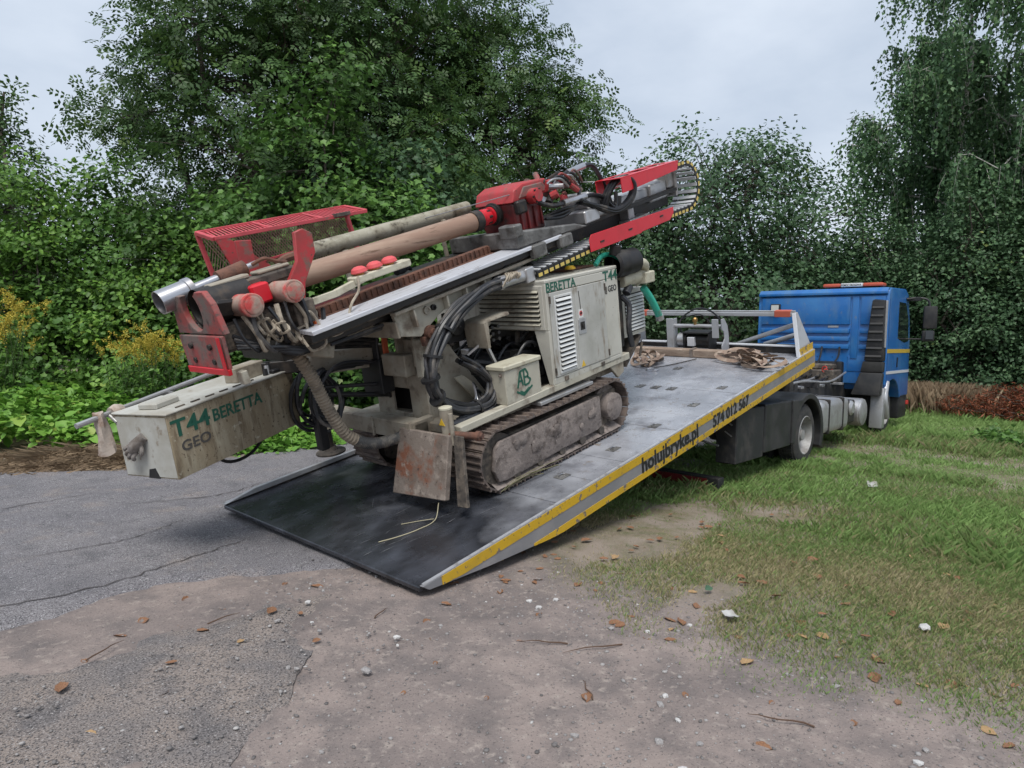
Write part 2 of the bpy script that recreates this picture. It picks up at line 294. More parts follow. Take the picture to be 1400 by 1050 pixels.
def ground_material():
    Mt = bpy.data.materials.new('sandy_dirt_and_soil'); Mt.use_nodes = True; t = Mt.node_tree; n = t.nodes; l = t.links
    b = n['Principled BSDF']; b.inputs['Roughness'].default_value = .95; b.inputs['Specular IOR Level'].default_value = .2
    tc = n.new('ShaderNodeTexCoord'); P = tc.outputs['Object']
    def noise(s, d=6, r=.6, vec=P):
        q = n.new('ShaderNodeTexNoise'); q.inputs['Scale'].default_value = s; q.inputs['Detail'].default_value = d; q.inputs['Roughness'].default_value = r; l.new(vec, q.inputs['Vector']); return q.outputs[0]
    def rng(v, a, bb):
        q = n.new('ShaderNodeMapRange'); q.inputs[1].default_value = a; q.inputs[2].default_value = bb; l.new(v, q.inputs[0]); return q.outputs[0]
    def mix(f, a, c, B='MIX'):
        q = n.new('ShaderNodeMix'); q.data_type = 'RGBA'; q.blend_type = B; l.new(f, q.inputs[0])
        for s, v in ((6, a), (7, c)):
            if isinstance(v, tuple): q.inputs[s].default_value = (*v, 1)
            else: l.new(v, q.inputs[s])
        return q.outputs[2]
    def math_(op, a, c):
        q = n.new('ShaderNodeMath'); q.operation = op
        for s, v in ((0, a), (1, c)):
            if isinstance(v, (int, float)): q.inputs[s].default_value = v
            else: l.new(v, q.inputs[s])
        return q.outputs[0]
    c = mix(rng(noise(1.3), .38, .64), (.29, .238, .215), (.175, .148, .14))
    c = mix(rng(noise(5), .45, .72), c, (.155, .135, .13))
    c = mix(rng(noise(22), .55, .72), c, (.345, .295, .262))
    c = mix(rng(noise(90, 4), .58, .68), c, (.10, .088, .084))
    c = mix(rng(noise(140, 3), .66, .72), c, (.42, .39, .365))
    sx = n.new('ShaderNodeSeparateXYZ'); l.new(P, sx.inputs[0])
    g = math_('ADD', sx.outputs[0], math_('MULTIPLY', math_('SUBTRACT', noise(1.1, 5), .5), 3.2))
    gm = rng(g, .7, 1.9)
    soil = mix(rng(noise(9), .4, .65), (.20, .165, .115), (.12, .13, .06))
    soil = mix(rng(noise(60), .5, .7), soil, (.26, .215, .155)); soil = mix(rng(noise(2.2, 5), .46, .6), soil, (.27, .225, .185)); soil = mix(rng(noise(110, 4), .6, .68), soil, (.09, .078, .06))
    far = math_('ADD', sx.outputs[1], math_('MULTIPLY', noise(1.5, 4), 1.2)); fm = rng(far, 5.6, 6.6)
    c = mix(math_('MAXIMUM', gm, fm), c, soil)
    l.new(c, b.inputs['Base Color'])
    hgt = math_('ADD', math_('MULTIPLY', noise(18), .6), math_('ADD', math_('MULTIPLY', noise(70, 5), .5), math_('MULTIPLY', noise(200, 3), .25)))
    bp = n.new('ShaderNodeBump'); bp.inputs['Strength'].default_value = .7; bp.inputs['Distance'].default_value = .018
    l.new(hgt, bp.inputs['Height']); l.new(bp.outputs[0], b.inputs['Normal'])
    return Mt
M['ground'] = ground_material()
def tracks_z(X, Y):                                # shallow tyre ruts and chevron prints in the soft dirt
    d = (Y + .25 + .10*X); z = -.012*np.exp(-(d/.16)**2) - .010*np.exp(-((d+1.25)/.16)**2)
    z += .003*np.sin(26*(X+.5*np.abs(d)))*np.exp(-(d/.14)**2)*(np.sin(2*X) > -.4)
    e = (X*.5 - Y*.86 - 1.1); z += -.009*np.exp(-(e/.12)**2) + .003*np.sin(30*(X*.86+Y*.5))*np.exp(-(e/.12)**2)
    return z*(1-sstep(.3, 1.2, X))
def gfull(X, Y): return gh(X, Y) + (.0042*fine(X, Y) + .0016*fine(X*2.3+1, Y*2.3) + tracks_z(X, Y))*(1-sstep(5, 9, np.hypot(X-CAM[0], Y-CAM[1])))
xs = np.unique(np.concatenate([np.linspace(-900, -30, 10), np.linspace(-30, -3.2, 24), np.arange(-3.2, 2.6, .042), np.linspace(2.6, 20, 110), np.linspace(20, 60, 24), np.linspace(60, 900, 10)]))
ys = np.unique(np.concatenate([np.linspace(-900, -30, 10), np.linspace(-30, -3.6, 24), np.arange(-3.6, 1.6, .042), np.linspace(1.6, 24, 140), np.linspace(24, 60, 20), np.linspace(60, 900, 10)]))
tag(obj('ground', grid_mesh('ground', xs, ys, gfull, 'ground')), 'sandy dirt ground with tyre prints running into soil', None, None, 'structure')

M['asphalt'] = mat('weathered_asphalt', (.195, .186, .20), .9, layers=[((.25, .235, .242), 1.4, .4, .66), ((.145, .14, .15), 4, .5, .7), ((.29, .25, .232), 2.3, .55, .70), ((.07, .066, .07), 120, .50, .60, .9, 3), ((.46, .45, .455), 130, .58, .67, .8, 3), ((.10, .095, .10), 26, .60, .68), ((.36, .35, .36), 34, .62, .68)], bump=(120, .9, .011), spec=.3)
M['asphalt_old'] = mat('dusty_old_asphalt', (.185, .168, .165), .92, layers=[((.265, .222, .196), 1.9, .38, .56), ((.13, .122, .124), 3.4, .5, .7), ((.07, .064, .064), 110, .50, .60, .9, 3), ((.40, .375, .365), 125, .59, .67, .8, 3), ((.05, .046, .045), 5.5, .66, .74)], bump=(90, .8, .012), spec=.3)
def asphalt_sheet(name, label, near, far, x0, x1, step, rows, lift, soft=.10, sinkf=lambda X, Y: 0):
    xs = np.arange(x0, x1, step)
    nx_, ny_ = zip(*near); fx_, fy_ = zip(*far)
    yn = np.interp(xs, nx_, ny_) + .10*wav(xs*1.7+9, xs*.3) + .028*fine(xs*1.5, xs*0+4)
    yf = np.interp(xs, fx_, fy_) + .14*wav(xs*1.3+2, xs*.4) + .02*fine(xs, xs*0+1)
    t = np.concatenate([[0, 0, .0015], np.linspace(.01, .985, rows), [.9985, 1, 1]])
    X = np.repeat(xs[:, None], len(t), 1); Y = yn[:, None] + (yf-yn)[:, None]*t[None]
    de = np.minimum(Y-yn[:, None], (yf[:, None]-Y)*1.5)+soft*(.55*wav(X*3.1+5, Y*3.1)+.22*wav(X*9+2, Y*9+1)+.05*fine(X*2, Y*2)); sk = np.where(de > 0, sstep(0, soft, de), 0)
    Z = gh(X, Y) + lift*sk - (1-sk)*.007 + .0022*fine(X*1.3, Y*1.3) + .006*wav(X*.8, Y*.8+3)*sk - sinkf(X, Y)
    Z[:, 0] = gh(X[:, 0], Y[:, 0]) - .03; Z[:, -1] = gh(X[:, -1], Y[:, -1]) - .03
    Z[:, 1] -= .012; Z[:, -2] -= .012
    i = np.arange(X.size).reshape(X.shape); F = np.stack([i[:-1,:-1], i[1:,:-1], i[1:,1:], i[:-1,1:]], -1).reshape(-1, 4)
    me = np_mesh(name, np.stack([X, Y, Z], -1).reshape(-1, 3), F, 'asphalt' if name == 'road' else 'asphalt_old'); me.set_sharp_from_angle(angle=R(50))
    return tag(obj(name, me), label, None, None, 'structure')
asphalt_sheet('road', 'weathered grey asphalt road with broken edge', [(-30, 4), (-6, 1.55), (-3, 1.25), (-1.77, 1.02), (-1.1, 1.12), (.07, .86), (2, .9), (20, .6)], [(-30, 9), (-6, 7.2), (-.8, 5.7), (0, 5.05), (3.1, 5.0), (8, 4.6), (20, 4)], -12, 18, .06, 90, .022, .14)
asphalt_sheet('asphalt_patch', 'broken dark asphalt remnant beside the road', [(-7, -1.2), (-2.2, -.55), (-1.5, -.78), (-1.05, -.5), (-.72, -.1), (-.45, .3), (-.3, .42)], [(-7, .9), (-2.2, .72), (-1.5, .66), (-1.1, .60), (-.7, .55), (-.45, .50), (-.3, .44)], -6.5, -.31, .03, 60, .008, .42, lambda X, Y: .030*np.clip(wav(X*2.3+1, Y*2.3+7)+.12*fine(X*1.2, Y*1.2)-.15, 0, .6))
# cracks: thin dark strips laid on top of the unbroken road sheet
M['crack'] = mat('dark_crack', (.07, .062, .06), .95, bump=(80, .6))
def crack(pts, wd, seed):
    rs = np.random.RandomState(seed); P = np.array(smooth_path([(a, b, 0) for a, b in pts], 14))[:, :2]; P = P + rs.normal(0, .012, P.shape)
    d = np.gradient(P, axis=0); nrm = np.stack([-d[:, 1], d[:, 0]], 1); nrm /= np.linalg.norm(nrm, axis=1)[:, None]+1e-9
    ww = (wd*rs.uniform(.35, 1.2, len(P))*np.sin(np.linspace(.15, 3.0, len(P))))[:, None]
    A = P+nrm*ww; B = P-nrm*ww; V = np.concatenate([A, B]); k = len(P)
    z = gh(V[:, 0], V[:, 1]) + .0275 + .0022*fine(V[:, 0]*1.3, V[:, 1]*1.3) + .006*wav(V[:, 0]*.8, V[:, 1]*.8+3)
    i = np.arange(k-1); F = np.stack([i, i+1, i+1+k, i+k], 1)
    return np_mesh('crack', np.concatenate([V, z[:, None]], 1), F, 'crack')
road = bpy.data.objects['road']
for k, (pts, wd) in enumerate([([(-2.2, 1.6), (-1.3, 1.45), (-.6, 1.6), (-.1, 1.75)], .007), ([(-1.6, 2.4), (-.8, 2.3), (-.2, 2.6)], .005), ([(-.5, 3.4), (.3, 3.2), (.9, 3.5)], .008), ([(-1.9, 3.4), (-1.3, 3.9), (-.4, 4.0)], .008)]):
    obj('crack', crack(pts, wd, k), road)

# ------------------------------------------------------------------ recovery truck (modelled in world axes: x forward, y to its left)
TR = thing('recovery_truck', 'blue flatbed recovery truck with its steel deck tilted down to the ground', 'truck', None, (6.6, 1.25, -.09))
ZG = -.09
bm = lambda: MB()
bedT = lambda s, y, h: tuple(BED @ Vector((s, y, h)))
BB = lambda: MB(bedT)
# flatbed frame
fb = BB()
for y in (.62, 1.78): fb.box(1.6, 6.6, y, y+.1, -.30, -.045)
for s in np.arange(1.2, 6.6, .55): fb.box(s, s+.06, .03, 2.47, -.14, -.045)
flat = fb.build('flatbed', 'chassis', TR)
def stained(Md):
    t = Md.node_tree; n = t.nodes; l = t.links; b = n['Principled BSDF']; src = b.inputs['Base Color'].links[0].from_socket
    tc = n.new('ShaderNodeTexCoord'); sx = n.new('ShaderNodeSeparateXYZ'); l.new(tc.outputs['Object'], sx.inputs[0]); nz = n.new('ShaderNodeTexNoise'); nz.inputs['Scale'].default_value = 2.6; nz.inputs['Detail'].default_value = 6; l.new(tc.outputs['Object'], nz.inputs['Vector'])
    ma = n.new('ShaderNodeMath'); ma.operation = 'MULTIPLY_ADD'; ma.inputs[1].default_value = 2.6; l.new(nz.outputs[0], ma.inputs[0]); l.new(sx.outputs[0], ma.inputs[2])
    mr = n.new('ShaderNodeMapRange'); mr.inputs[1].default_value = 2.1; mr.inputs[2].default_value = 3.6; l.new(ma.outputs[0], mr.inputs[0])
    nz2 = n.new('ShaderNodeTexNoise'); nz2.inputs['Scale'].default_value = 4.5; nz2.inputs['Detail'].default_value = 6; mp = n.new('ShaderNodeMapping'); mp.inputs['Scale'].default_value = (.7, 1.3, 1); mp.inputs['Rotation'].default_value = (0, 0, .5); l.new(tc.outputs['Object'], mp.inputs[0]); l.new(mp.outputs[0], nz2.inputs['Vector'])
    m2 = n.new('ShaderNodeMapRange'); m2.inputs[1].default_value = .42; m2.inputs[2].default_value = .78; l.new(nz2.outputs[0], m2.inputs[0])
    stain_sheen = n.new('ShaderNodeMix'); stain_sheen.data_type = 'RGBA'; stain_sheen.inputs[6].default_value = (.030, .032, .038, 1); stain_sheen.inputs[7].default_value = (.085, .092, .112, 1); l.new(m2.outputs[0], stain_sheen.inputs[0])  # dark stain; its blue-grey patches are sky sheen painted into the colour
    mx = n.new('ShaderNodeMix'); mx.data_type = 'RGBA'; l.new(mr.outputs[0], mx.inputs[0]); l.new(stain_sheen.outputs[2], mx.inputs[6]); l.new(src, mx.inputs[7]); l.new(mx.outputs[2], b.inputs['Base Color'])
M['scrape'] = mat('bright_steel_scrape', (.42, .43, .46), .35, .6, layers=[((.2, .2, .22), 30, .45, .6)])
stained(M['deck'])
rsx = np.random.RandomState(55)
ramp = BB(); ramp.hexa([(0,.03,-.035),(1.32,.03,-.04),(1.32,2.47,-.04),(0,2.47,-.035),(0,.03,0),(1.32,.03,0),(1.32,2.47,0),(0,2.47,0)])
ramp.build('ramp_plate', 'deck', flat, .006)
b = BB()
for k in range(90):                                                            # scrapes left by tracks and skids
    s0, y0 = rsx.uniform(.05, 3.6), rsx.choice([rsx.uniform(.4, 1.0), rsx.uniform(1.6, 2.2), rsx.uniform(.2, 2.3)]); L_ = rsx.uniform(.04, .28); a_ = rsx.normal(0, .18); w_ = rsx.uniform(.0012, .004)
    e0 = (s0+L_*math.cos(a_), y0+L_*math.sin(a_)); n_x, n_y = -math.sin(a_)*w_, math.cos(a_)*w_
    b.add([(s0, y0, .0035), (s0+(e0[0]-s0)*.5-n_x, y0+(e0[1]-y0)*.5-n_y, .0035), (e0[0], e0[1], .0035), (s0+(e0[0]-s0)*.5+n_x, y0+(e0[1]-y0)*.5+n_y, .0035)], [(0, 1, 2, 3)])
tag(b.build('scrape_marks', 'scrape', flat), None, kind='stuff')
edges = np.concatenate([[1.325], np.linspace(1.79, 6.66, 12)])
for i in range(len(edges)-1):
    s0, s1 = edges[i]+.004, edges[i+1]-.004; b = BB(); b.box(s0, s1, .03, 2.47, -.04, -.002+.003*random.random()); b.build('deck_panel', 'deck', flat, .003)
for s, y in [(1.75,.32),(2.45,.3),(3.15,.3),(3.9,.28),(4.6,.3),(1.75,2.2),(4.4,.8),(4.4,1.0),(4.4,1.2),(5.3,1.2)]:   # lashing eyes let into the deck
    e = BB(); e.box(s-.06, s+.06, y-.045, y+.045, .0005, .0045); o = e.build('lashing_plate', 'greasegrey', flat, .001)
    e = BB(); t = np.linspace(0, math.pi, 9); e.tube([(s+.035*math.cos(q), y+.02*math.sin(q), .008+.006*math.sin(q)) for q in t], .005, 6); e.build('lashing_ring', 'steel', flat)
SIDE = [(0, 0), (.5, 0), (6.68, 0), (6.68, -.225), (1.25, -.225), (.55, -.13), (.05, -.045)]
for y0, y1, nm in ((0, .028, 'near'), (2.472, 2.5, 'far')):
    b = BB(); b.prism([(s, y0, h+.012) for s, h in SIDE], (0, y1-y0, 0)); sd_ = b.build('side_board', 'greyband', flat, .003)
    yy = -.003 if y0 == 0 else 2.5
    def strip(top0, top1, s0=.15):
        pl = []
        for s in np.linspace(s0, 6.66, 40):
            lo = np.interp(s, [0, .05, .55, 1.25, 7], [-.03, -.045, -.13, -.225, -.225])+.014
            pl.append((s, max(top0, lo), max(top1, lo)))
        return [p for p in pl if p[1]-p[2] > .004]
    for a, c in ((.006, -.062), (-.158, -.211)):
        pl = strip(a, c); b = BB()
        for p, q in zip(pl[:-1], pl[1:]): b.hexa([(p[0],yy,p[2]),(q[0],yy,q[2]),(q[0],yy+.003,q[2]),(p[0],yy+.003,p[2]),(p[0],yy,p[1]),(q[0],yy,q[1]),(q[0],yy+.003,q[1]),(p[0],yy+.003,p[1])])
        b.build('yellow_band', 'yellow', flat)
    e = BB(); e.box(.02, 6.66, y0+.002, y1-.002, .0125, .017); e.build('edge_trim', 'deckedge', flat)
bx_, bz_ = (BED.to_3x3() @ Vector((1,0,0))), (BED.to_3x3() @ Vector((0,0,1)))
M['blackink'] = mat('black_lettering', (.014, .014, .016), .5, layers=[((.2, .17, .1), 40, .66, .7)])
b = BB(); b.hexa([(.02,2.44,.001),(6.6,2.44,.001),(6.6,2.47,.001),(.02,2.47,.001),(.3,2.44,.055),(6.6,2.44,.055),(6.6,2.47,.055),(.3,2.47,.055)]); b.build('deck_kerb', 'dark', flat, .004)
b = BB(); b.hexa([(.0,2.4385,.012),(6.6,2.4385,.056),(6.6,2.475,.056),(.0,2.475,.012),(.28,2.4385,.057),(6.6,2.4385,.064),(6.6,2.475,.064),(.28,2.475,.057)]); b.build('kerb_edge', 'alu', flat, .002)
text('holujbryke.pl', .185, bedT(2.40, -.0042, -.150), bx_, bz_, 'blackink', 'lettering', flat, .022, 1.02)
text('574 012 567', .165, bedT(3.73, -.0042, -.155), bx_, bz_, 'blackink', 'lettering', flat, .022, .86)
# headboard and winch
hb = BB(); hb.box(6.40, 6.44, .15, 2.35, .530, .545)
head = hb.build('headboard', 'alu', TR, .002)
for ya, yb in ((.03, .14), (2.47, 2.36)):
    sg = 1 if ya < 1 else -1; hb = BB()
    hb.hexa([(6.2,ya,.005),(6.68,ya,.005),(6.68,ya+.012*sg,.005),(6.2,ya+.012*sg,.005),(6.36,yb,.52),(6.47,yb,.52),(6.47,yb+.012*sg,.52),(6.36,yb+.012*sg,.52)])
    hb.build('side_plate', 'alu', head, .002)
for ya, yb in ((.03, .14), (2.47, 2.36)):
    b = BB(); b.bar((6.19, ya+(.006 if ya < 1 else -.006), .005), (6.355, yb+(.006 if ya < 1 else -.006), .525), .045, .02, (1,0,0)); b.build('edge_flange', 'white', head, .002)
b = BB(); b.box(6.385, 6.455, .145, 2.355, .475, .525); b.build('top_rail', 'alu', head, .006)
M['redwrap'] = mat('faded_red_wrap', (.45, .10, .06), .7)
for y0, y1 in ((.20, .40), (2.25, 2.34)): b = BB(); b.box(6.375, 6.465, y0, y1, .468, .550); b.build('red_wrap', 'redwrap', head, .006)
b = BB(); b.box(6.205, 6.68, .026, .0295, .012, .10); b.build('yellow_band', 'yellow', head)
b = BB(); b.box(6.5, 6.62, .06, 2.44, .002, .075); b.box(6.40, 6.49, .06, .95, .003, .09); b.build('cross_beam', 'dark', head, .004)
b = BB(); b.box(6.385, 6.43, .14, 2.36, .085, .105); b.build('light_strip', 'white', head, .003)
b = BB(); b.cyl((6.5, .17, .36), (6.55, .98, .06), .03); b.build('strut', 'alu', head)
b = BB(); b.cyl((6.6, .15, .22), (6.6, .62, .06), .032); b.build('strut', 'alu', head)
wn = BB()
wl = BB(); wl.prism([(6.18, 1.72, .01), (6.30, 1.72, .01), (6.30, 1.72, .46), (6.18, 1.72, .46)], (0, .015, 0)); wl.box(6.17, 6.19, 1.72, 1.82, .01, .47)
pl = [(6.15, .01), (6.36, .01), (6.36, .2), (6.33, .36), (6.24, .47), (6.16, .47), (6.16, .33), (6.22, .3), (6.24, .2), (6.15, .12)]
wn.prism([(s, 1.0, h) for s, h in pl], (0, .015, 0)); wn.box(6.15, 6.17, 1.05, 1.14, .22, .47)
win = wn.build('winch', 'alu', TR, .003); wl.build('bracket', 'alu', win, .003)
b = BB(); b.cyl((6.24, 1.015, .36), (6.24, 1.72, .36), .028); b.build('cross_tube', 'silver', win)
b = BB(); b.lathe((6.26, 1.20, .17), (0,1,0), [(0,.11),(.02,.11),(.021,.075),(.33,.075),(.331,.11),(.35,.11)], 20); b.build('drum', 'dark', win)
b = BB(); b.box(6.15, 6.37, 1.18, 1.20, .02, .29); b.box(6.15, 6.37, 1.55, 1.57, .02, .29); b.box(6.15, 6.37, 1.18, 1.57, .27, .29); b.build('winch_frame', 'black', win, .004)
b = BB(); b.lathe((6.26, 1.57, .17), (0,1,0), [(0,.09),(.1,.09),(.12,.07),(.125,.0)], 18); b.build('winch_motor', 'silver', win)
b = BB(); b.box(6.14, 6.20, 1.40, 1.50, .1, .22); b.build('cover_plate', 'white', win, .004)
b = BB(); b.lathe((6.24, 1.42, .37), (0,0,1), [(0,.022),(.05,.022),(.055,.035),(.09,.035),(.11,.015)], 12); b.build('tap', mat('brass_tap', (.35, .22, .08), .4, .8), win)
b = BB(); b.tube(smooth_path([(6.26, 1.62, .2), (6.27, 1.66, .42), (6.3, 1.45, .58), (6.33, 1.25, .56), (6.34, 1.1, .42), (6.36, 1.05, .2)]), .012, 7); b.tube(smooth_path([(6.3, 1.9, .1), (6.32, 1.75, .38), (6.35, 1.4, .5), (6.38, 1.2, .3)]), .008, 6); b.build('winch_hose', 'rubber', win)
# chassis, tanks, running gear
ch = MB()
for y in (.78, 1.62): ch.box(3.6, 11.9, y, y+.09, .55, .80)
for x in (4.2, 5.6, 7.6, 9.0, 10.2): ch.box(x, x+.1, .87, 1.62, .58, .76)
ch.box(4.3, 4.42, .95, 1.55, .0, .58)
chs = ch.build('chassis', 'chassis', TR, .006)
def wheel(x, y, sgn, rim_in=True):
    w_ = MB(); w_.lathe((x, y, ZG+.40), (0, -sgn, 0), [(-.12,.255),(-.125,.33),(-.10,.385),(-.07,.402),(.07,.402),(.10,.385),(.125,.33),(.12,.255),(.08,.245),(-.1,.245)], 40, False)
    o = w_.build('wheel', 'tyre', TR)
    r = MB(); r.lathe((x, y, ZG+.40), (0, -sgn, 0), [(.118,.258),(.125,.245),(.105,.235),(.03,.215),(.0,.19),(-.005,.12),(.045,.11),(.05,.075),(.09,.07),(.095,.0)], 32, False); ro = r.build('rim', 'rim', o)
    for k in range(8):
        t = 2*math.pi*k/8; b = MB(); px, pz = x+.145*math.cos(t), ZG+.40+.145*math.sin(t); b.cyl((px, y, pz), (px, y-sgn*.025, pz), .014, n=6); b.build('wheel_nut', 'steel', o)
    g = MB()
    for k in range(60):
        t = 2*math.pi*k/60
        for q in (-.06, 0, .06): g.obox((x+.402*math.sin(t), y+q, ZG+.40+.402*math.cos(t)), (.028, .045, .014), (0, t+.0, 0))
    tag(g.build('tread', 'tyre', o), None)
for x in (6.57,):
    wheel(x, .20, 1); wheel(x, .52, 1); wheel(x, 2.30, -1)
wheel(11.12, .32, 1); wheel(11.12, 2.18, -1)
b = MB(); b.cyl((6.57, .25, .31), (6.57, 2.25, .31), .09); b.lathe((6.57, 1.25, .31), (0,1,0), [(-.22,.08),(-.1,.2),(.1,.2),(.22,.08)], 18); b.build('axle', 'darkmud', TR)
arch = [(5.98, .30), (5.98, .83)] + [(6.57+.55*math.cos(t), .31+.53*math.sin(t)) for t in np.linspace(R(100), R(-22), 14)]
inn = [(6.57+.50*math.cos(t), .31+.48*math.sin(t)) for t in np.linspace(R(-22), R(150), 16)] + [(6.03, .30)]
arch = [(5.98, .26), (5.98, .80)] + [(6.57+.60*math.cos(t), .31+.55*math.sin(t)) for t in np.linspace(R(118), R(-24), 14)]
b = MB(); b.prism([(x, .04, z) for x, z in arch + inn[:-1] + [(6.10, .26)]], (0, .75, 0)); fen = b.build('mudguard', 'fender', TR, .01)
b = MB(); b.box(5.15, 5.975, .06, .42, .24, .80); b.build('side_box', 'fender', TR, .012)
tb = MB(); tb.box(4.40, 5.14, .07, .30, .2, .78); tbo = tb.build('tool_locker', 'chassis', TR, .01)
for z in (.5, .62): b = MB(); b.bar((4.395, .12, z), (4.395, .2, z+.05), .012, .012); b.build('latch', 'silver', tbo)
b = MB(); b.tube(smooth_path([(4.3, .75, .62), (4.28, .6, .5), (4.3, .35, .42), (4.3, .22, .4)]), .012, 6); b.build('air_line', 'silver', tbo)
b = MB(); b.cyl((4.3, .95, .42), (4.3, .62, .42), .05); b.build('hydraulic_end', 'silver', TR)
ub = MB(); ub.box(4.22, 4.36, .17, 2.3, -.05, .06); ubo = ub.build('underrun_bar', 'chassis', TR, .006)
b = MB(); b.box(4.2165, 4.2195, .30, 2.2, -.04, .045); b.build('reflector', mat('dull_red_reflector', (.16, .012, .015), .4), ubo)
ft = MB(); ft.box(7.35, 8.65, .13, .70, .22, .70); ftk = ft.build('fuel_tank', 'silver', TR, .10, 4)
for x in (7.65, 8.3): b = MB(); b.box(x, x+.05, .118, .712, .21, .712); b.build('tank_strap', 'dark', ftk, .10, 4)
ml = MB(); ml.lathe((9.5, .14, .40), (0,1,0), [(0,.0),(0,.19),(.012,.215),(.03,.215),(.04,.225),(.8,.225),(.82,.2),(.82,0)], 28, False); mlo = ml.build('silencer', 'silver', TR)
b = MB(); b.box(8.75, 9.2, .2, .75, .26, .62); b.build('air_tank_bracket', 'dark', TR, .02)
b = MB(); b.lathe((8.98, .16, .5), (0,1,0), [(0,0),(.0,.08),(.03,.12),(.6,.12)], 20, False); b.build('air_tank', 'silver', TR)
# clutter on the frame behind the cab
for k in range(7):
    x = 7.4+k*.42; b = MB(); b.box(x, x+.12, .62+.05*(k % 3), 1.9, .80, .84+.05*(k % 2)); b.build('frame_plate', 'chassis' if k % 2 else 'silver', chs, .005)
for k in range(6):
    y = .7+.18*k; b = MB(); b.tube(smooth_path([(7.2, y, .86), (8.2, y+.05*math.sin(k), .92), (9.3, y-.06, .88), (10.4, y, 1.0)]), .018, 7); b.build('air_line', 'rubber' if k % 2 else 'silver', chs)
b = MB(); b.box(9.9, 10.35, .75, 1.75, .82, 1.05); b.box(10.0, 10.4, .85, 1.6, 1.05, 1.15); b.build('gearbox_cover', 'darkmud', chs, .02)
b = MB(); b.box(7.0, 7.12, .45, .75, .60, 1.05); b.build('spring_hanger', 'chassis', chs, .01)
b = MB(); b.obox((7.05, .62, 1.0), (.3, .25, .08), (0, -.2, 0)); b.build('bed_lock', 'dark', chs, .01)
# cab
def rounded(pts, k=0): return pts
side = [(10.56, 1.18), (10.56, 2.36), (10.60, 2.45), (10.70, 2.50), (11.75, 2.53), (11.95, 2.46), (12.16, 2.0), (12.26, 1.55), (12.30, .95), (12.30, .55),
        (11.72, .55)] + [(11.12+.60*math.cos(t), .33+.56*math.sin(t)) for t in np.linspace(R(20), R(140), 9)] + [(10.62, .80), (10.56, .80)]
cb = MB(); cb.prism([(x, .10, z) for x, z in side], (0, 2.28, 0)); cab = cb.build('cab', 'blue', TR, .035, 3)
# pressed panels on the back wall (raised borders, each its own sheet)
def panel(y0, y1, z0, z1, d=.03, bev=.009): b = MB(); b.box(10.56-d, 10.57, y0, y1, z0, z1); b.build('pressed_panel', 'blue', cab, bev, 2)
panel(.715, 2.30, 1.855, 2.35, .035, .010); panel(.15, .535, 1.855, 2.35, .035, .010)
for k, z in enumerate((1.70, 1.56, 1.42)): panel(.705, 2.30, z-.004, z+.080, .055, .018); panel(.15, .535, z-.004, z+.080, .045, .016)
panel(.57, .68, 1.25, 2.355, .026, .008); panel(.16, .72, 1.02, 1.30, .012); panel(1.75, 2.3, 1.1, 1.36, .012)
b = MB(); b.prism([(10.50, .12, 2.385), (10.50, .12, 2.43), (10.58, .12, 2.50), (11.8, .12, 2.545), (11.8, .12, 2.52), (10.6, .12, 2.47), (10.56, .12, 2.385)], (0, 2.24, 0)); b.build('roof_cap', 'blue', cab, .012, 2)
for k in range(9): b = MB(); b.lathe((10.558, .2+.26*k, 1.27), (-1,0,0), [(0,.012),(.006,.01),(.008,0)], 8, False); b.build('rivet', 'bluedark', cab)
for k in range(3):
    b = MB(); b.tube([(10.2+.05*k-.35*q/40, .9+.28*k+.045*math.cos(q*.9), 1.1+.045*math.sin(q*.9)-.1*math.sin(q/40*3.1)) for q in range(41)], .009, 6); b.build('coiled_line', ('redlens', 'yellowink', 'rubber')[k], chs)
    hz = smooth_path([(10.5, .85+.3*k, 1.45), (10.40, .85+.3*k, 1.25), (10.1, .95+.2*k, 1.02), (9.7, 1.0+.1*k, .92)]); b = MB(); b.tube(hz, .016, 7); b.build('air_line', 'rubber', chs)
b = MB(); b.box(10.45, 11.0, .78, 1.9, .8, 1.19); b.build('engine_tunnel', 'black', cab, .04, 2)
b = MB(); b.box(10.545, 10.558, .90, 1.08, 1.80, 1.835); b.build('badge_plate', 'silver', cab)
b = MB(); b.box(10.47, 10.55, 1.94, 2.12, 2.06, 2.24); lm = b.build('work_lamp', 'black', cab, .012, 2)
b = MB(); b.box(10.464, 10.469, 1.96, 2.10, 2.08, 2.22); b.build('lens', 'lamp', lm)
b = MB(); b.prism([(x, .095, z) for x, z in [(11.28, 1.62), (11.28, 2.28), (11.78, 2.28), (12.02, 2.0), (12.1, 1.58), (11.8, 1.55)]], (0, .006, 0)); b.build('side_window', 'glass', cab)
b = MB(); b.prism([(12.12, .3, 1.62), (12.12, 2.2, 1.62), (11.95, 2.15, 2.3), (11.95, .35, 2.3)], (.02, 0, .01)); b.build('windscreen', 'glass', cab)
b = MB(); b.box(10.60, 12.27, .094, .0995, 1.36, 1.43); b.build('yellow_stripe', mat('yellow_stripe_tape', (.55, .38, .05), .4), cab)
b = MB(); b.box(10.60, 12.28, .094, .0995, .99, 1.04); b.build('white_stripe', 'white', cab)
b = MB(); b.box(11.3, 11.34, .085, .0995, 1.10, 1.28); b.build('door_handle', 'black', cab, .004)
b = MB(); b.box(10.62, 10.632, .095, .0995, .85, 2.3); b.build('door_seam', 'bluedark', cab)
b = MB(); b.box(11.75, 12.38, .12, 2.36, .12, .56); bp_ = b.build('bumper', 'black', cab, .05, 2)
b = MB(); b.box(12.28, 12.39, .09, .2, .36, .44); b.build('marker_lamp', 'redlens', bp_, .01)
b = MB(); b.box(11.15, 11.35, .40, 1.30, 2.53, 2.565); lb = b.build('light_bar', 'black', cab, .01)
M['beaconred'] = mat('red_beacon_plastic', (.55, .10, .05), .35)
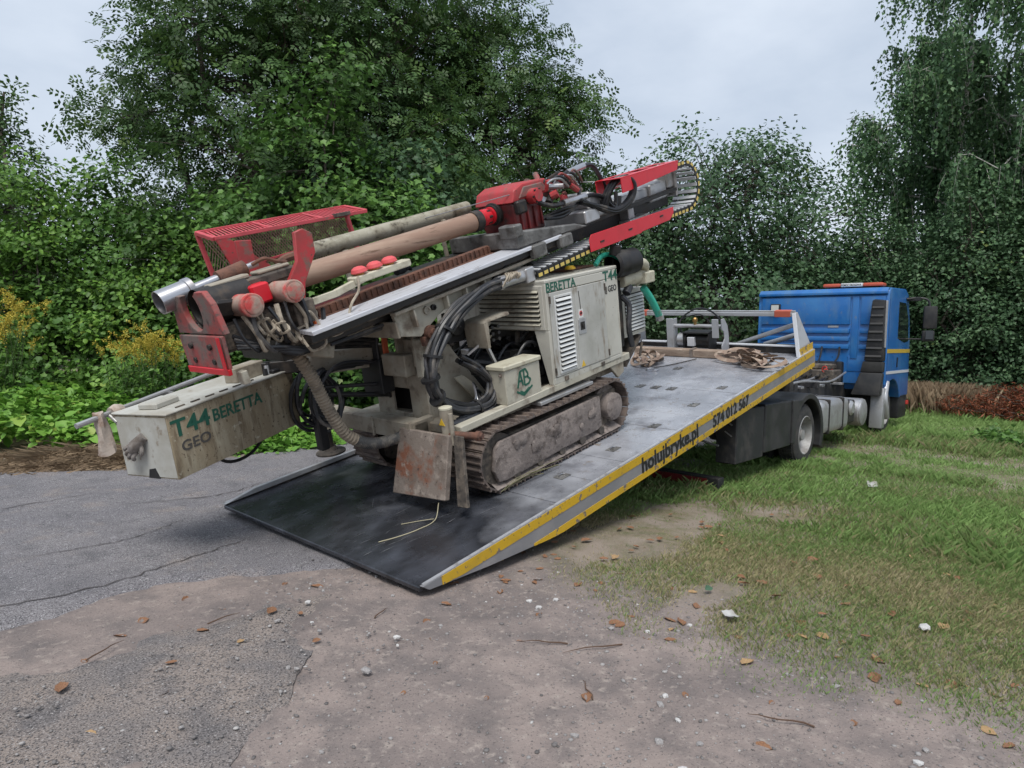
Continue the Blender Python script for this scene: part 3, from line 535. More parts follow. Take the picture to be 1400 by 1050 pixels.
for y0, y1, mm in ((.34, .68, 'beaconred'), (.685, 1.06, 'whiteink'), (1.065, 1.38, 'beaconred')):
    b = MB(); b.box(11.10, 11.36, y0, y1, 2.567, 2.635); b.build('beacon_section', mm, lb, .03 if mm == 'beaconred' else .015, 2)
text('POMOC DROGOWA', .055, (11.098, 1.05, 2.582), (0,-1,0), (0,0,1), 'greydark', 'lettering', lb, .02, .35)
sn = MB(); sn.hexa([(10.33,.10,1.22),(10.53,.10,1.22),(10.53,.40,1.22),(10.33,.40,1.22),(10.36,.12,2.27),(10.53,.12,2.27),(10.53,.32,2.30),(10.36,.32,2.27)])
sno = sn.build('intake_snorkel', 'black', cab, .025, 2)
for k in range(7):
    z = 1.30+.14*k; b = MB(); wd = .29-.012*k; b.obox((10.333+.004*k, .10+.01+wd/2, z), (.03, wd-.03, .045), (0, .5, 0)); b.build('louvre', 'fender', sno, .006)
b = MB(); b.box(10.40, 10.45, .085, .118, 1.45, 2.26); b.build('snorkel_trim', 'silver', sno, .006)
b = MB(); b.hexa([(10.3,.12,.62),(10.5,.12,.62),(10.5,.58,.62),(10.3,.58,.62),(10.36,.10,1.02),(10.5,.10,1.02),(10.5,.46,1.02),(10.36,.46,1.02)]); b.hexa([(10.36,.10,1.02),(10.5,.10,1.02),(10.5,.46,1.02),(10.36,.46,1.02),(10.34,.10,1.215),(10.52,.10,1.215),(10.52,.42,1.215),(10.34,.42,1.215)]); b.build('snorkel_duct', 'fender', sno, .03, 2)
b = MB(); b.tube(smooth_path([(10.75, .12, .85), (10.6, .1, .6), (10.62, .08, .4), (10.7, .08, .22)]), .05, 10); b.build('cab_mount', 'silver', cab)
b = MB(); b.hexa([(10.45,.09,.05),(10.62,.09,.05),(10.62,.3,.05),(10.45,.3,.05),(10.5,.09,.75),(10.7,.09,.75),(10.7,.3,.75),(10.5,.3,.75)]); b.build('step_bracket', 'silver', cab, .02, 2)
mr = MB(); mr.tube(smooth_path([(11.8, .1, 2.36), (11.9, -.08, 2.38), (11.95, -.22, 2.34), (11.95, -.26, 2.2)]), .02, 8); mr.tube([(11.9, .1, 1.62), (11.95, -.24, 1.62)], .014, 8); mr.obox((11.92, .02, 2.36), (.14, .26, .06), (0, 0, .1))
mro = mr.build('mirror', 'black', cab)
b = MB(); b.obox((11.95, -.27, 2.02), (.12, .22, .42), (0, 0, .25)); b.build('mirror_housing', 'black', mro, .03, 2)
b = MB(); b.obox((11.95, -.25, 1.68), (.12, .2, .2), (0, 0, .25)); b.build('mirror_housing', 'black', mro, .03, 2)
b = MB(); b.obox((11.885, -.285, 1.70), (.01, .12, .16), (0, 0, .25)); b.build('mirror_glass', 'glass', mro)

# ------------------------------------------------------------------ things lying on the deck
bw = thing('timber_beam', 'weathered timber beam lying across the deck in front of the winch', 'beam', BED, (5.98, 1.4, 0))
BL = lambda: MB()
b = BL(); b.box(5.9, 6.02, .62, 2.2, .004, .10); b.build('timber', 'wood', bw, .006)
b = BL(); b.box(5.885, 6.03, 1.30, 1.34, .003, .112); b.build('strap_band', 'rust', bw)
def strap_pile(label, c, rx, ry, n, seed):
    rs = np.random.RandomState(seed); t = thing('strap_pile', label, 'straps', BED, (c[0], c[1], 0), 'lashing straps on the deck')
    for k in range(n):
        b = BL(); a0 = rs.uniform(0, 6.28); nn = 26; P = []
        q = np.linspace(0, rs.uniform(3, 8), nn); ex, ey = rx*rs.uniform(.35, 1), ry*rs.uniform(.35, 1); ox, oy = rs.normal(0, rx*.25), rs.normal(0, ry*.25)
        z0 = .02+.10*rs.rand()*math.sqrt(k/n)
        for i, w_ in enumerate(q):
            P.append(np.array([c[0]+ox+ex*math.cos(w_+a0)*(1-.02*i), c[1]+oy+ey*math.sin(1.3*w_+a0), z0+.035*math.sin(2.3*w_+a0)+.03]))
        hw = .024; ph = rs.uniform(0, 3)
        for i in range(nn-1):
            def side_(j):
                d = P[min(j+1, nn-1)]-P[max(j-1, 0)]; d /= np.linalg.norm(d)+1e-9; s_ = np.cross(d, (0,0,1)); s_ /= np.linalg.norm(s_)+1e-9
                an = .9*math.sin(ph+j*.35); v = s_*math.cos(an)+np.array([0,0,1])*math.sin(an); return P[j]-v*hw, P[j]+v*hw
            a, e = side_(i), side_(i+1); lift = np.array([0,0,.003])
            b.add([a[0], a[1], e[1], e[0], a[0]+lift, a[1]+lift, e[1]+lift, e[0]+lift], [(0,1,2,3),(7,6,5,4),(0,4,5,1),(3,2,6,7)])
        b.v = [(x, y, max(z, .003)) for x, y, z in b.v]
        b.build('webbing', 'webbing', t)
    for k in range(3):
        b = BL(); x, y = c[0]+rs.uniform(-.7, .7)*rx, c[1]+rs.uniform(-.7, .7)*ry; an = rs.uniform(0, 3)
        b.obox((x, y, .03), (.2, .05, .03), (0, 0, an)); b.obox((x, y, .055), (.16, .06, .012), (.1, .1, an+.1)); b.build('ratchet', 'darkmud', t, .004)
    return t
strap_pile('heap of faded lashing straps beside the crawler on the deck', (5.45, 1.72), .28, .22, 6, 4)
strap_pile('tangle of faded lashing straps against the headboard by the deck edge', (5.68, .42), .30, .36, 9, 9)
hk = thing('strap_hook', 'bare steel strap hook lying loose on the deck', 'hook', BED, (5.12, 1.46, 0))
b = BL(); t_ = np.linspace(0, 5, 20); b.tube([(5.12+.05*math.cos(q), 1.46+.05*math.sin(q)*1.6, .012) for q in t_], .008, 7); b.build('hook', 'steel', hk)
b = BL(); b.tube(smooth_path([(5.2, 1.5, .012), (5.35, 1.4, .01), (5.55, 1.3, .01), (5.8, 1.2, .012)]), .006, 6); b.build('cable', 'dark', hk)

# ------------------------------------------------------------------ crawler drilling rig (modelled in the bed frame)
RG = thing('drilling_rig', 'beige and red crawler drilling rig with its mast laid back, standing on the truck deck', 'drilling rig', BED, (2.07, 1.3, 0))
MM = lambda: MB(MT)
def part(b, name, material, parent=RG, bevel=0, seg=1): return b.build(name, material, parent, bevel, seg)
# tracks
shoe = MB(); hw = .175
prof = [(-.046, 0), (.046, 0), (.046, .012), (.034, .014), (.028, .034), (.018, .034), (.012, .014), (-.022, .014), (-.027, .024), (-.034, .024), (-.038, .012), (-.046, .012)]
shoe.prism([(x, -hw, z) for x, z in prof], (0, 2*hw, 0)); shoe_me = shoe.mesh('shoe', 'shoe')
def track(yc):
    c0, c1, r = 1.305, 2.83, .225
    fr = MB(); fr.prism([(s, yc-.10, h) for s, h in [(1.2, .12), (1.28, .06), (2.85, .06), (2.98, .14), (2.98, .40), (1.35, .40), (1.2, .32)]], (0, .2, 0))
    t = part(fr, 'track', 'darkmud', RG, .01)
    n = 47; straight = c1-c0; per = 2*straight+2*math.pi*r
    for k in range(n):
        d = per*k/n
        if d < straight: x, z, a = c0+d, .035+2*r, 0                    # top run
        elif d < straight+math.pi*r: q = (d-straight)/r; x, z, a = c1+r*math.sin(q), .035+r+r*math.cos(q), q
        elif d < 2*straight+math.pi*r: x, z, a = c1-(d-straight-math.pi*r), .035, math.pi
        else: q = math.pi+(d-2*straight-math.pi*r)/r; x, z, a = c0+r*math.sin(q), .035+r+r*math.cos(q), q
        sag = -.012*math.sin(math.pi*min(max((x-c0)/straight, 0), 1)) if a == 0 else 0
        obj('shoe', shoe_me, t, Matrix.Translation((x, yc, z+sag)) @ Matrix.Rotation(a, 4, 'Y'))
    sg = -1 if yc < 1.3 else 1; yo = yc+sg*hw
    # side frame, caked in mud, with sprocket hub and idler
    b = MB(); pl = [(1.20, .20), (1.245, .095), (1.33, .085), (1.9, .10), (2.55, .115), (2.62, .13), (2.62, .415), (1.30, .405), (1.24, .36)]
    b.prism([(s, yo+(-.002 if sg < 0 else -.04), h) for s, h in pl], (0, .042, 0)); part(b, 'side_frame', 'mud', t, .02, 2)
    rq = np.random.RandomState(77)
    for k in range(9):                                                      # lumps of mud stuck on the side frame
        x_, z_ = rq.uniform(1.28, 2.58), rq.uniform(.13, .37); r_ = rq.uniform(.018, .06); b = MB(); b.lathe((x_, yo-.004, z_), (0, sg, 0), [(0, r_), (.006, r_*.8), (.011, r_*.4), (.012, 0)], 8, False)
        b.v = [(x_+(p[0]-x_)*rq.uniform(.6, 1.9), p[1], z_+(p[2]-z_)*rq.uniform(.6, 1.5)) for p in b.v]; part(b, 'mud_patch', 'mud', t)
    b = MB(); b.lathe((c1, yo-sg*.12, .035+r), (0, sg, 0), [(0,.19),(.03,.19),(.04,.125),(.125,.125),(.135,.105),(.137,.0)], 28, False); part(b, 'sprocket_hub', 'mud', t)
    b = MB(); b.lathe((c0, yo-sg*.13, .035+r), (0, sg, 0), [(0,.2),(.08,.2),(.085,.12),(.09,0)], 28, False); part(b, 'idler', 'darkmud', t)
    for k in range(5):
        b = MB(); x = 1.45+.29*k; b.lathe((x, yo-sg*.1, .10), (0, sg, 0), [(0,.075),(.06,.075),(.065,.04),(.1,.04),(.1,0)], 16, False); part(b, 'roller', 'darkmud', t)
    # mud ledge lying on the lower run
    rs = np.random.RandomState(int(yc*10)); b = MB(); xs_ = np.linspace(1.2, 2.9, 46)
    top = [.085+.03*rs.rand() for _ in xs_]; outw = [.015+.02*rs.rand() for _ in xs_]
    for i in range(len(xs_)-1):
        b.add([(xs_[i], yo-sg*.08, .052), (xs_[i+1], yo-sg*.08, .052), (xs_[i+1], yo-sg*.08, top[i+1]), (xs_[i], yo-sg*.08, top[i]), (xs_[i], yo+sg*outw[i]*.4, .05), (xs_[i+1], yo+sg*outw[i+1]*.4, .05)], [(3,2,5,4), (0,1,2,3)])
    part(b, 'caked_mud', 'mud', t)
    return t
for yc in (.69, 1.93): track(yc)
# chassis
b = MB(); b.box(1.05, 3.2, .70, 1.92, .50, .575); b.box(1.3, 2.8, .92, 1.72, .14, .50); ch_ = part(b, 'chassis', 'beige_dirty', RG, .008)
b = MB(); b.hexa([(1.0,.60,.545),(3.28,.60,.60),(3.28,.685,.60),(1.0,.685,.545),(1.0,.60,.60),(3.28,.60,.665),(3.28,.685,.665),(1.0,.685,.60)]); part(b, 'sill', 'beige', ch_, .006)
b = MB(); b.box(1.88, 2.62, .575, .72, .515, .545); part(b, 'step_plate', 'silver', ch_, .004)
b = MB(); b.box(.90, 1.04, 1.0, 2.30, .46, .60); b.box(.86, 1.10, 1.0, 1.06, .44, .62); fbm = part(b, 'front_beam', 'beige_dirty', RG, .008)
b = MB(); b.box(.84, 1.0, 2.18, 2.34, .40, .64); b.box(.88, .9, 1.5, 1.52, .45, .61); part(b, 'beam_collar', 'beige_dirty', fbm, .006)
def jack(y, h0, h1, foot):
    b = MB(); b.cyl((.93, y, h0), (.93, y, h1), .048); j = part(b, 'jack_leg', 'beige_dirty', RG)
    b = MB(); b.lathe((.93, y, h1), (0,0,1), [(0,.05),(.012,.05),(.02,.03),(.021,0)], 18, False); part(b, 'cap', 'cream', j)
    b = MB(); b.cyl((.90, y-.075, h0), (.90, y-.075, h1-.02), .016); part(b, 'guide_rod', 'beige_dirty', j)
    if foot: b = MB(); b.cyl((.93, y, .22), (.93, y, h0), .034); b.lathe((.93, y, .18), (0,0,1), [(0,.13),(.015,.13),(.03,.07),(.06,.05)], 24); part(b, 'foot', 'darkmud', j)
    return j
jk = jack(.66, .50, .75, False); jack(2.26, .40, .66, True)
b = MB(); b.prism([(.881, .69, .64), (.881, .63, .64), (.881, .66, .69)], (-.003, 0, 0)); part(b, 'warning_sticker', 'yellowink', jk)
# rusty stabiliser pad folded up in front of the near track
b = MB(); A, B_, C_, D_ = Vector((.86,1.13,.575)), Vector((.86,.585,.58)), Vector((.735,.575,.135)), Vector((.735,1.17,.085)); nn_ = (B_-A).cross(D_-A).normalized()*.05
b.hexa([A, B_, C_, D_, A+nn_, B_+nn_, C_+nn_, D_+nn_]); pad = part(b, 'stabiliser_pad', 'rust', RG, .006)
b = MB(); A, B_, C_, D_ = Vector((.89,.57,.575)), Vector((.89,.485,.575)), Vector((.78,.40,.10)), Vector((.78,.50,.09)); nn_ = (B_-A).cross(D_-A).normalized()*.03
b.hexa([A, B_, C_, D_, A+nn_, B_+nn_, C_+nn_, D_+nn_]); part(b, 'pad_flange', 'darkmud', pad, .004)
b = MB(); b.cyl((.92, .63, .565), (.98, .40, .565), .026); b.lathe((.975, .42, .565), (.06, -.23, 0), [(0,.036),(.03,.036),(.035,.02),(.05,.02)], 14); part(b, 'hinge_pin', 'rustbar', pad)
# tower: front plate with a square window, side cheeks
tw = MB()
for (y0, y1, h0, h1) in ((1.04, 1.25, .50, 1.20), (1.47, 1.68, .50, .98), (1.25, 1.47, .50, .605), (1.25, 1.47, .805, 1.0)): tw.box(1.10, 1.13, y0, y1, h0, h1)
tw.prism([(1.13, 1.04, .50), (1.75, 1.04, .50), (1.75, 1.04, .62), (1.32, 1.04, 1.20), (1.13, 1.04, 1.20)], (0, .03, 0))
tw.prism([(1.13, 1.65, .50), (1.75, 1.65, .50), (1.75, 1.65, .62), (1.32, 1.65, 1.0), (1.13, 1.65, 1.0)], (0, .03, 0))
tow = part(tw, 'tower', 'beige_dirty', RG, .006)
b = MB(); b.box(1.25, 1.28, 1.08, 1.64, .5, .95); part(b, 'inner_plate', 'dark', tow)
b = MB(); b.box(.99, 1.095, 1.12, 1.40, .93, 1.10); part(b, 'arm_block', 'beige_dirty', tow, .008)
b = MB(); b.box(.97, 1.09, 1.41, 1.66, .78, 1.05); part(b, 'rubber_flap', 'black', tow, .006)
b = MB(); b.box(1.04, 1.22, .98, 1.06, .92, 1.22); part(b, 'side_post', 'beige', tow, .01)
b = MB(); b.prism([(1.05, 1.26, 1.0), (1.22, 1.26, 1.0), (1.22, 1.26, 1.22), (1.14, 1.26, 1.33), (1.05, 1.26, 1.22)], (0, .03, 0)); b.prism([(1.05, 1.06, 1.0), (1.22, 1.06, 1.0), (1.22, 1.06, 1.24), (1.14, 1.06, 1.37), (1.05, 1.06, 1.24)], (0, .03, 0)); part(b, 'pivot_lug', 'beige_dirty', tow, .008)
for y in (1.045, 1.25): b = MB(); b.lathe((1.14, y, 1.25), (0,-1,0), [(-.06,.045),(.0,.045),(.008,.04),(.01,.022),(-.01,.02),(-.01,0)], 20, False); part(b, 'pivot_pin', 'darkmud', tow)
b = MB(); b.box(1.02, 1.06, 1.38, 1.405, 1.05, 1.42); part(b, 'marker_rod', mat('orange_marker', (.6, .13, .06), .6), tow)
b = MB(); b.cyl((1.36, 1.10, 1.12), (1.58, 1.10, .76), .05); b.cyl((1.58, 1.10, .76), (1.72, 1.10, .56), .03); part(b, 'lift_cylinder', 'cream', RG)
b = MB(); b.hexa([(1.33,.96,.86),(1.42,.96,.86),(1.78,.96,.56),(1.62,.96,.54),(1.33,.98,.86),(1.42,.98,.86),(1.78,.98,.56),(1.62,.98,.54)]); part(b, 'strut_plate', 'beige', RG, .004)
# mast girder with ribs below the slide
g = MB(); g.prism([MT(.76, .93, -.115), MT(2.3, .93, -.105), MT(2.3, .93, -.15), MT(1.64, .93, -.19), MT(1.37, .93, -.20), MT(1.16, .93, -.26), MT(.95, .93, -.36), MT(.78, .93, -.30)], (0, .03, 0))
gir = part(g, 'mast_girder', 'beige', RG, .005)
b = MB(); b.prism([MT(.86, 1.55, -.175), MT(2.5, 1.58, -.175), MT(1.75, 1.57, -.20), MT(1.05, 1.55, -.40), MT(.90, 1.55, -.33)], (0, .03, 0)); part(b, 'girder_cheek', 'beige_dirty', gir, .005)
b = MM(); b.hexa([(.74,.90,-.30),(.76,.90,-.30),(.76,1.56,-.30),(.74,1.56,-.30),(.74,.90,-.18),(.76,.90,-.18),(.76,1.56,-.18),(.74,1.56,-.18)]); part(b, 'girder_end', 'beige_dirty', gir, .005)
b = MM(); b.box(.74, 2.32, .865, .932, -.135, -.110); part(b, 'girder_flange', 'beige_dirty', gir, .004)
for a_ in (.90, 1.22, 1.42, 1.62, 1.86): b = MM(); b.box(a_, a_+.018, .875, .929, -.27+.11*(a_-.9), -.137); part(b, 'girder_rib', 'beige', gir, .003)
b = MM(); b.hexa([(1.12,.88,-.345),(1.62,.88,-.225),(1.62,.94,-.225),(1.12,.94,-.345),(1.12,.88,-.31),(1.62,.88,-.195),(1.62,.94,-.195),(1.12,.94,-.31)]); part(b, 'girder_foot', 'beige_dirty', gir, .004)
for a_, r_ in ((1.05, .03), (1.115, .022)):
    b = MM(); b.lathe((a_, .93, -.19), (0,-1,0), [(0,r_),(.02,r_),(.021,r_*.6),(.01,r_*.55),(.01,0)], 18, False); part(b, 'bolt', 'dark' if r_ < .025 else 'beige_dirty', gir)
b = MM(); b.lathe((1.03, .94, -.35), (0,-1,0), [(0,.05),(.05,.05),(.055,.03),(.08,.03),(.08,0)], 18, False); part(b, 'slide_lock', 'rustbar', gir)
b = MM(); b.box(.96, 1.16, .92, .97, -.44, -.37); part(b, 'slide_clamp', 'rustbar', gir, .006)
# mast body and slide rails
b = MM(); b.box(-.05, 4.60, 1.02, 1.55, -.17, -.022); mast = part(b, 'mast', 'dark', RG, .006)
b = MM(); b.hexa([(.08,.82,-.04),(2.55,.82,-.04),(2.55,1.03,-.025),(.08,1.03,-.025),(.08,.82,-.012),(2.55,.82,-.012),(2.55,1.03,.002),(.08,1.03,.002)]); part(b, 'slide_rail', 'rail', mast, .003)
b = MM(); b.box(.08, 2.55, 1.04, 1.15, -.03, -.012); part(b, 'rail_channel', 'rustbar', mast, .002)
b = MM(); b.box(2.55, 4.6, .9, 1.22, -.04, -.004); part(b, 'rail_plate', 'dark', mast, .003)
b = MM(); b.box(-.2, 4.6, 1.36, 1.66, -.04, -.004); part(b, 'rail_plate', 'dark', mast, .003)
b = MM(); b.box(.08, 2.5, .85, 1.015, -.085, -.042); part(b, 'rail_web', 'dark', mast)
b = MM(); b.box(.1, 2.55, .90, 1.018, -.108, -.087); part(b, 'grime_ledge', 'darkmud', mast, .004)
b = MM(); b.box(.0, 2.4, 1.16, 1.215, -.02, .05); ck = part(b, 'rack_bar', 'rustbar', mast, .004)
for k in range(46): b_ = MM(); a_ = .05+k*.05; b_.box(a_, a_+.022, 1.146, 1.161, -.01, .045); part(b_, 'rack_tooth', 'rustbar', ck)
b = MM(); b.box(.05, 1.1, 1.26, 1.36, .03, .045); part(b, 'red_strip', 'redmud', mast, .003)
# clutter of dark lines under the rail
rs = np.random.RandomState(12)
for k in range(7):
    b = MM(); y = 1.03+.015*k; c = -.185-.012*(k % 4); b.tube(smooth_path([(.3+.1*k, y, c), (.9+.1*rs.rand(), y+.01, c-.02*rs.rand()), (1.6, y-.01, c+.012), (2.2+.05*k, y, c-.01)]), .012, 6); part(b, 'mast_line', 'dark' if k % 2 else 'hosegrey', mast)
# mast foot: clamps, plates, horseshoe
def plate_poly(ptsMT, ext, name, material, parent, bevel=.004):
    b = MB(); P0 = [Vector(MT(*p)) for p in ptsMT]; P1 = [Vector(MT(p[0]+ext[0], p[1]+ext[1], p[2]+ext[2])) for p in ptsMT]
    n = len(P0); b.add(P0+P1, [tuple(range(n))[::-1], tuple(range(n, 2*n))]+[(i, (i+1) % n, n+(i+1) % n, n+i) for i in range(n)]); return part(b, name, material, parent, bevel)
foot = plate_poly([(-.36, 1.02, .0), (-.36, 1.48, .0), (-.36, 1.48, .17), (-.36, 1.02, .17)], (.50, 0, 0), 'clamp_body', 'darkmud', RG, .02)
hs = [(-.40, .81, .17), (-.40, .86, .36), (-.40, .92, .40), (-.40, 1.0, .385)] + [(-.40, 1.12+.105*math.cos(t), .275+.115*math.sin(t)) for t in np.linspace(R(110), R(430), 16)][::-1] + [(-.40, 1.26, .37), (-.40, 1.36, .31), (-.40, 1.40, .15), (-.40, .815, .145)]
hs = [(-.40, .81, .15), (-.40, .84, .33), (-.40, .90, .40), (-.40, 1.0, .40)] + [(-.40, 1.12+.115*math.cos(t), .29+.125*math.sin(t)) for t in np.linspace(R(135), R(405), 16)] + [(-.40, 1.27, .38), (-.40, 1.36, .32), (-.40, 1.41, .15)]
hs = hs[:4] + [(-.40, 1.12-.115*math.cos(t), .29+.125*math.sin(t)) for t in np.linspace(R(45), R(-225), 16)] + hs[-3:]
plate_poly(hs, (-.035, 0, 0), 'horseshoe_plate', 'redmud', foot, .004)
b = MM(); b.lathe((-.39, 1.12, .285), (1,0,0), [(0,.12),(.3,.11),(.3,.09),(.0,.10)], 24, False); part(b, 'bore', 'dark', foot)
b = MM(); b.obox((-.30, 1.02, .27), (.12, .08, .10), (.3, .2, .1)); part(b, 'bore_jaw', 'dark', foot, .012)
plate_poly([(-.425, .83, .145), (-.425, 1.40, .14), (-.44, 1.385, -.055), (-.44, .845, -.05)], (-.022, 0, 0), 'foot_shoe', 'redmud', foot, .004)
plate_poly([(-.448, .845, -.048), (-.448, 1.385, -.053), (-.45, 1.38, -.092), (-.45, .85, -.085)], (-.022, 0, 0), 'shoe_lip', 'redbright', foot, .003)
plate_poly([(-.463, .828, .145), (-.463, .87, .145), (-.473, .885, -.05), (-.473, .845, -.05)], (-.004, 0, 0), 'shoe_lip', 'redbright', foot, .001)
b = MM(); b.box(-.40, -.36, .86, .92, -.17, -.09); part(b, 'prop_foot', 'beige', foot, .004)
for y, c in ((1.0, .08), (1.25, .08), (1.0, -.01), (1.25, -.01)): b = MM(); b.cyl((-.44, y, c), (-.468, y, c), .018, n=10); part(b, 'bolt', 'dark', foot)
for a_, c in ((-.20, .25), (.075, .25)):
    b = MM(); b.lathe((a_, 1.30, c), (0,-1,0), [(0,.066),(.40,.066),(.41,.070),(.44,.070),(.445,.064),(.445,0)], 28, False); cy = part(b, 'clamp_cylinder', 'cylmud', foot)
    b = MM(); b.lathe((a_, .853, c), (0,-1,0), [(0,.052),(.006,.052),(.008,.046),(.0085,0)], 24, False); part(b, 'end_cap', 'cylmud', cy)
b = MM(); b.box(-.12, -.0, .98, 1.12, .22, .34); part(b, 'red_block', 'redbright', foot, .012)
b = MM(); b.box(-.34, .25, 1.06, 1.20, .31, .375); part(b, 'jaw_block', 'darkmud', foot, .012)
b = MM(); b.box(-.30, -.05, 1.08, 1.17, .377, .405); part(b, 'jaw_cap', 'beige_dirty', foot, .008)
b = MM(); b.box(-.30, .25, 1.30, 1.48, .16, .33); part(b, 'jaw_block', 'redmud', foot, .012)
b = MM(); b.box(.0, .22, 1.07, 1.18, .377, .40); part(b, 'jaw_cap', 'beige_dirty', foot, .008)
plate_poly([(.10, .99, .10), (.19, .99, .12), (.24, .99, .26), (.37, .99, .42), (.385, .99, .54), (.33, .99, .58), (.27, .99, .57), (.23, .99, .40), (.10, .99, .26)], (0, .035, 0), 'upright_plate', 'red', foot, .004)
plate_poly([(.20, 1.72, .10), (.30, 1.72, .12), (.36, 1.72, .55), (.25, 1.72, .57)], (0, .03, 0), 'upright_plate', 'red', foot, .004)
b = MM(); b.box(.08, .22, .93, 1.06, .02, .17); b.box(.02, .12, .98, 1.1, -.1, .05); part(b, 'clamp_bracket', 'darkmud', foot, .01)
b = MM(); b.tube(smooth_path([(.02, 1.15, .44), (.08, 1.1, .46), (.15, 1.12, .43), (.22, 1.1, .40)]), .012, 7); part(b, 'chain_piece', 'rustbar', foot)
# cream tray with three red domes
b = MB(); P = [MT(.28, 1.03, .135), MT(.42, 1.03, .10), MT(.66, 1.03, .125), MT(1.08, 1.03, .12)]
b = MM(); b.box(.27, .45, 1.02, 1.05, .10, .145); b.hexa([(.45,1.02,.10),(.68,1.02,.13),(.68,1.06,.13),(.45,1.06,.10),(.45,1.02,.145),(.68,1.02,.175),(.68,1.06,.175),(.45,1.06,.145)]); tray = part(b, 'button_bracket', 'cream', RG, .003)
b = MM(); b.box(.60, 1.09, 1.0, 1.10, .135, .185); part(b, 'button_box', 'cream', tray, .008)
for a_ in (.68, .81, .94):
    b = MM(); b.lathe((a_, 1.05, .185), (0,0,1), [(0,.03),(.014,.03)], 16); cb_ = part(b, 'collar', 'yellowink', tray)
    b = MM(); b.lathe((a_, 1.05, .197), (0,0,1), [(0,.054),(.008,.058),(.028,.05),(.042,.03),(.047,.0)], 20); part(b, 'red_dome', 'buttonred', tray)
b = MB(); b.tube(smooth_path([MT(.62, .99, .19), MT(.58, .97, .1), (.45, .9, 1.57), (.38, .9, 1.43), (.27, .9, 1.40), (.21, .9, 1.45), (.18, .9, 1.52), (.14, .9, 1.58), (.10, .9, 1.54), (.12, .92, 1.46)]), .009, 7); part(b, 'cord', 'rope', tray)
# red mesh guard
cg = MM(); c00, c01 = .66, .62; bars = []
y0, y1 = 2.06, 2.34
def cbar(p, q, w_=.03): cg.bar(p, q, w_, w_)
F0, F1, B0, B1 = (.27, y0, .60), (1.60, y0, .51), (.285, y1, .66), (1.59, y1, .575)
for p, q in ((F0, F1), (B0, B1), (F0, B0), (F1, B1)): cbar(p, q)
for t in (.34, .68): cbar(tuple(np.array(F0)*(1-t)+np.array(F1)*t), tuple(np.array(B0)*(1-t)+np.array(B1)*t), .024)
cbar(B0, (.30, y1, .05)); cbar(B1, (1.59, y1, .05)); cbar((.30, y1, .05), (1.59, y1, .05)); cbar((1.4, y0, .52), (1.42, y0, .15)); cbar((.3, y1, .33), (1.59, y1, .33), .02)
cage = part(cg, 'mesh_guard', 'redpink', RG, .003)
plate_poly([(.27, 2.045, .595), (.36, 2.045, .59), (.62, 2.045, .30), (.62, 2.045, .20), (.40, 2.045, .28), (.33, 2.045, .33)], (0, .012, 0), 'guard_gusset', 'red', cage, .002)
b = MM(); F0, F1, B0, B1 = map(np.array, (F0, F1, B0, B1))
nb = 44
for i in range(1, nb):
    t = i/nb; p = F0*(1-t)+F1*t; q = B0*(1-min(t+.03, 1))+B1*min(t+.03, 1); b.bar(tuple(p), tuple(q), .011, .006)
tag(part(b, 'top_mesh', 'redpink', cage), None, kind='stuff')
b = MM(); nb = 56
for i in range(nb):
    a0 = .29+1.29*i/nb
    for sg in (-1, 1):
        a1 = a0+sg*.28; cz0, cz1 = .655-.066*(a0-.28), .06
        if a1 > 1.59: f = (1.59-a0)/(a1-a0); a1 = 1.59; cz1 = cz0+(cz1-cz0)*f
        if a1 < .29: f = (.29-a0)/(a1-a0); a1 = .29; cz1 = cz0+(cz1-cz0)*f
        b.bar((a0, y1-.004*sg, cz0), (a1, y1-.004*sg, cz1), .006, .003, (0,1,0))
tag(part(b, 'side_mesh', mat('dirty_mesh', (.22, .15, .11), .8), cage), None, kind='stuff')
b = MM(); b.bar(tuple(F0*.25+F1*.75+np.array([0, -.03, .01])), tuple(F0*.15+F1*.85+np.array([0, -.03, .01])), .07, .03); part(b, 'hinge', 'darkmud', cage, .003)
# rotary head on its sled
def hose(P, r_, name, material, parent, frame=MM, n=8): b = frame(); b.tube(smooth_path(P), r_, n); return part(b, name, material, parent)
b = MM(); b.hexa([(2.02,.84,.0),(2.95,.84,-.03),(2.95,1.62,-.03),(2.02,1.62,.0),(2.02,.84,.14),(2.78,.84,.03),(2.78,1.62,.03),(2.02,1.62,.14)]); sled = part(b, 'sled', 'greasegrey', RG, .012)
for q in ((2.0, 2.10, .82, 1.0, .09, .19), (2.15, 2.32, .80, .86, -.12, -.01), (2.5, 2.67, .80, .86, -.12, -.02)): b = MM(); b.box(*q); part(b, 'sled_shoe', 'greasegrey', sled, .012)
b = MM(); b.hexa([(2.30,1.06,.05),(2.66,1.06,.05),(2.66,1.44,.05),(2.30,1.44,.05),(2.27,1.04,.33),(2.62,1.04,.33),(2.62,1.46,.33),(2.27,1.46,.33)])
hd = part(b, 'rotary_head', 'headred', RG, .03, 3)
for k in range(7): b = MM(); b.cyl((2.32+.045*k, 1.03, .30), (2.32+.045*k, 1.055, .30), .012, n=6); part(b, 'bolt', 'dark', hd)
for k in range(4): b = MM(); b.box(2.34+.085*k, 2.355+.085*k, 1.03, 1.056, .08, .26); part(b, 'casting_rib', 'headred', hd, .006)
b = MM(); b.prism([(2.26, 1.03, .33), (2.74, 1.03, .33), (2.78, 1.03, .40), (2.72, 1.03, .455), (2.42, 1.03, .465), (2.31, 1.03, .43)], (0, .44, 0)); part(b, 'gear_cover', 'red', hd, .022, 3)
b = MM(); b.prism([(2.34, 1.02, .35), (2.68, 1.02, .35), (2.70, 1.02, .39), (2.66, 1.02, .43), (2.42, 1.02, .435)], (0, .015, 0)); part(b, 'cover_recess', 'redmud', hd, .01)
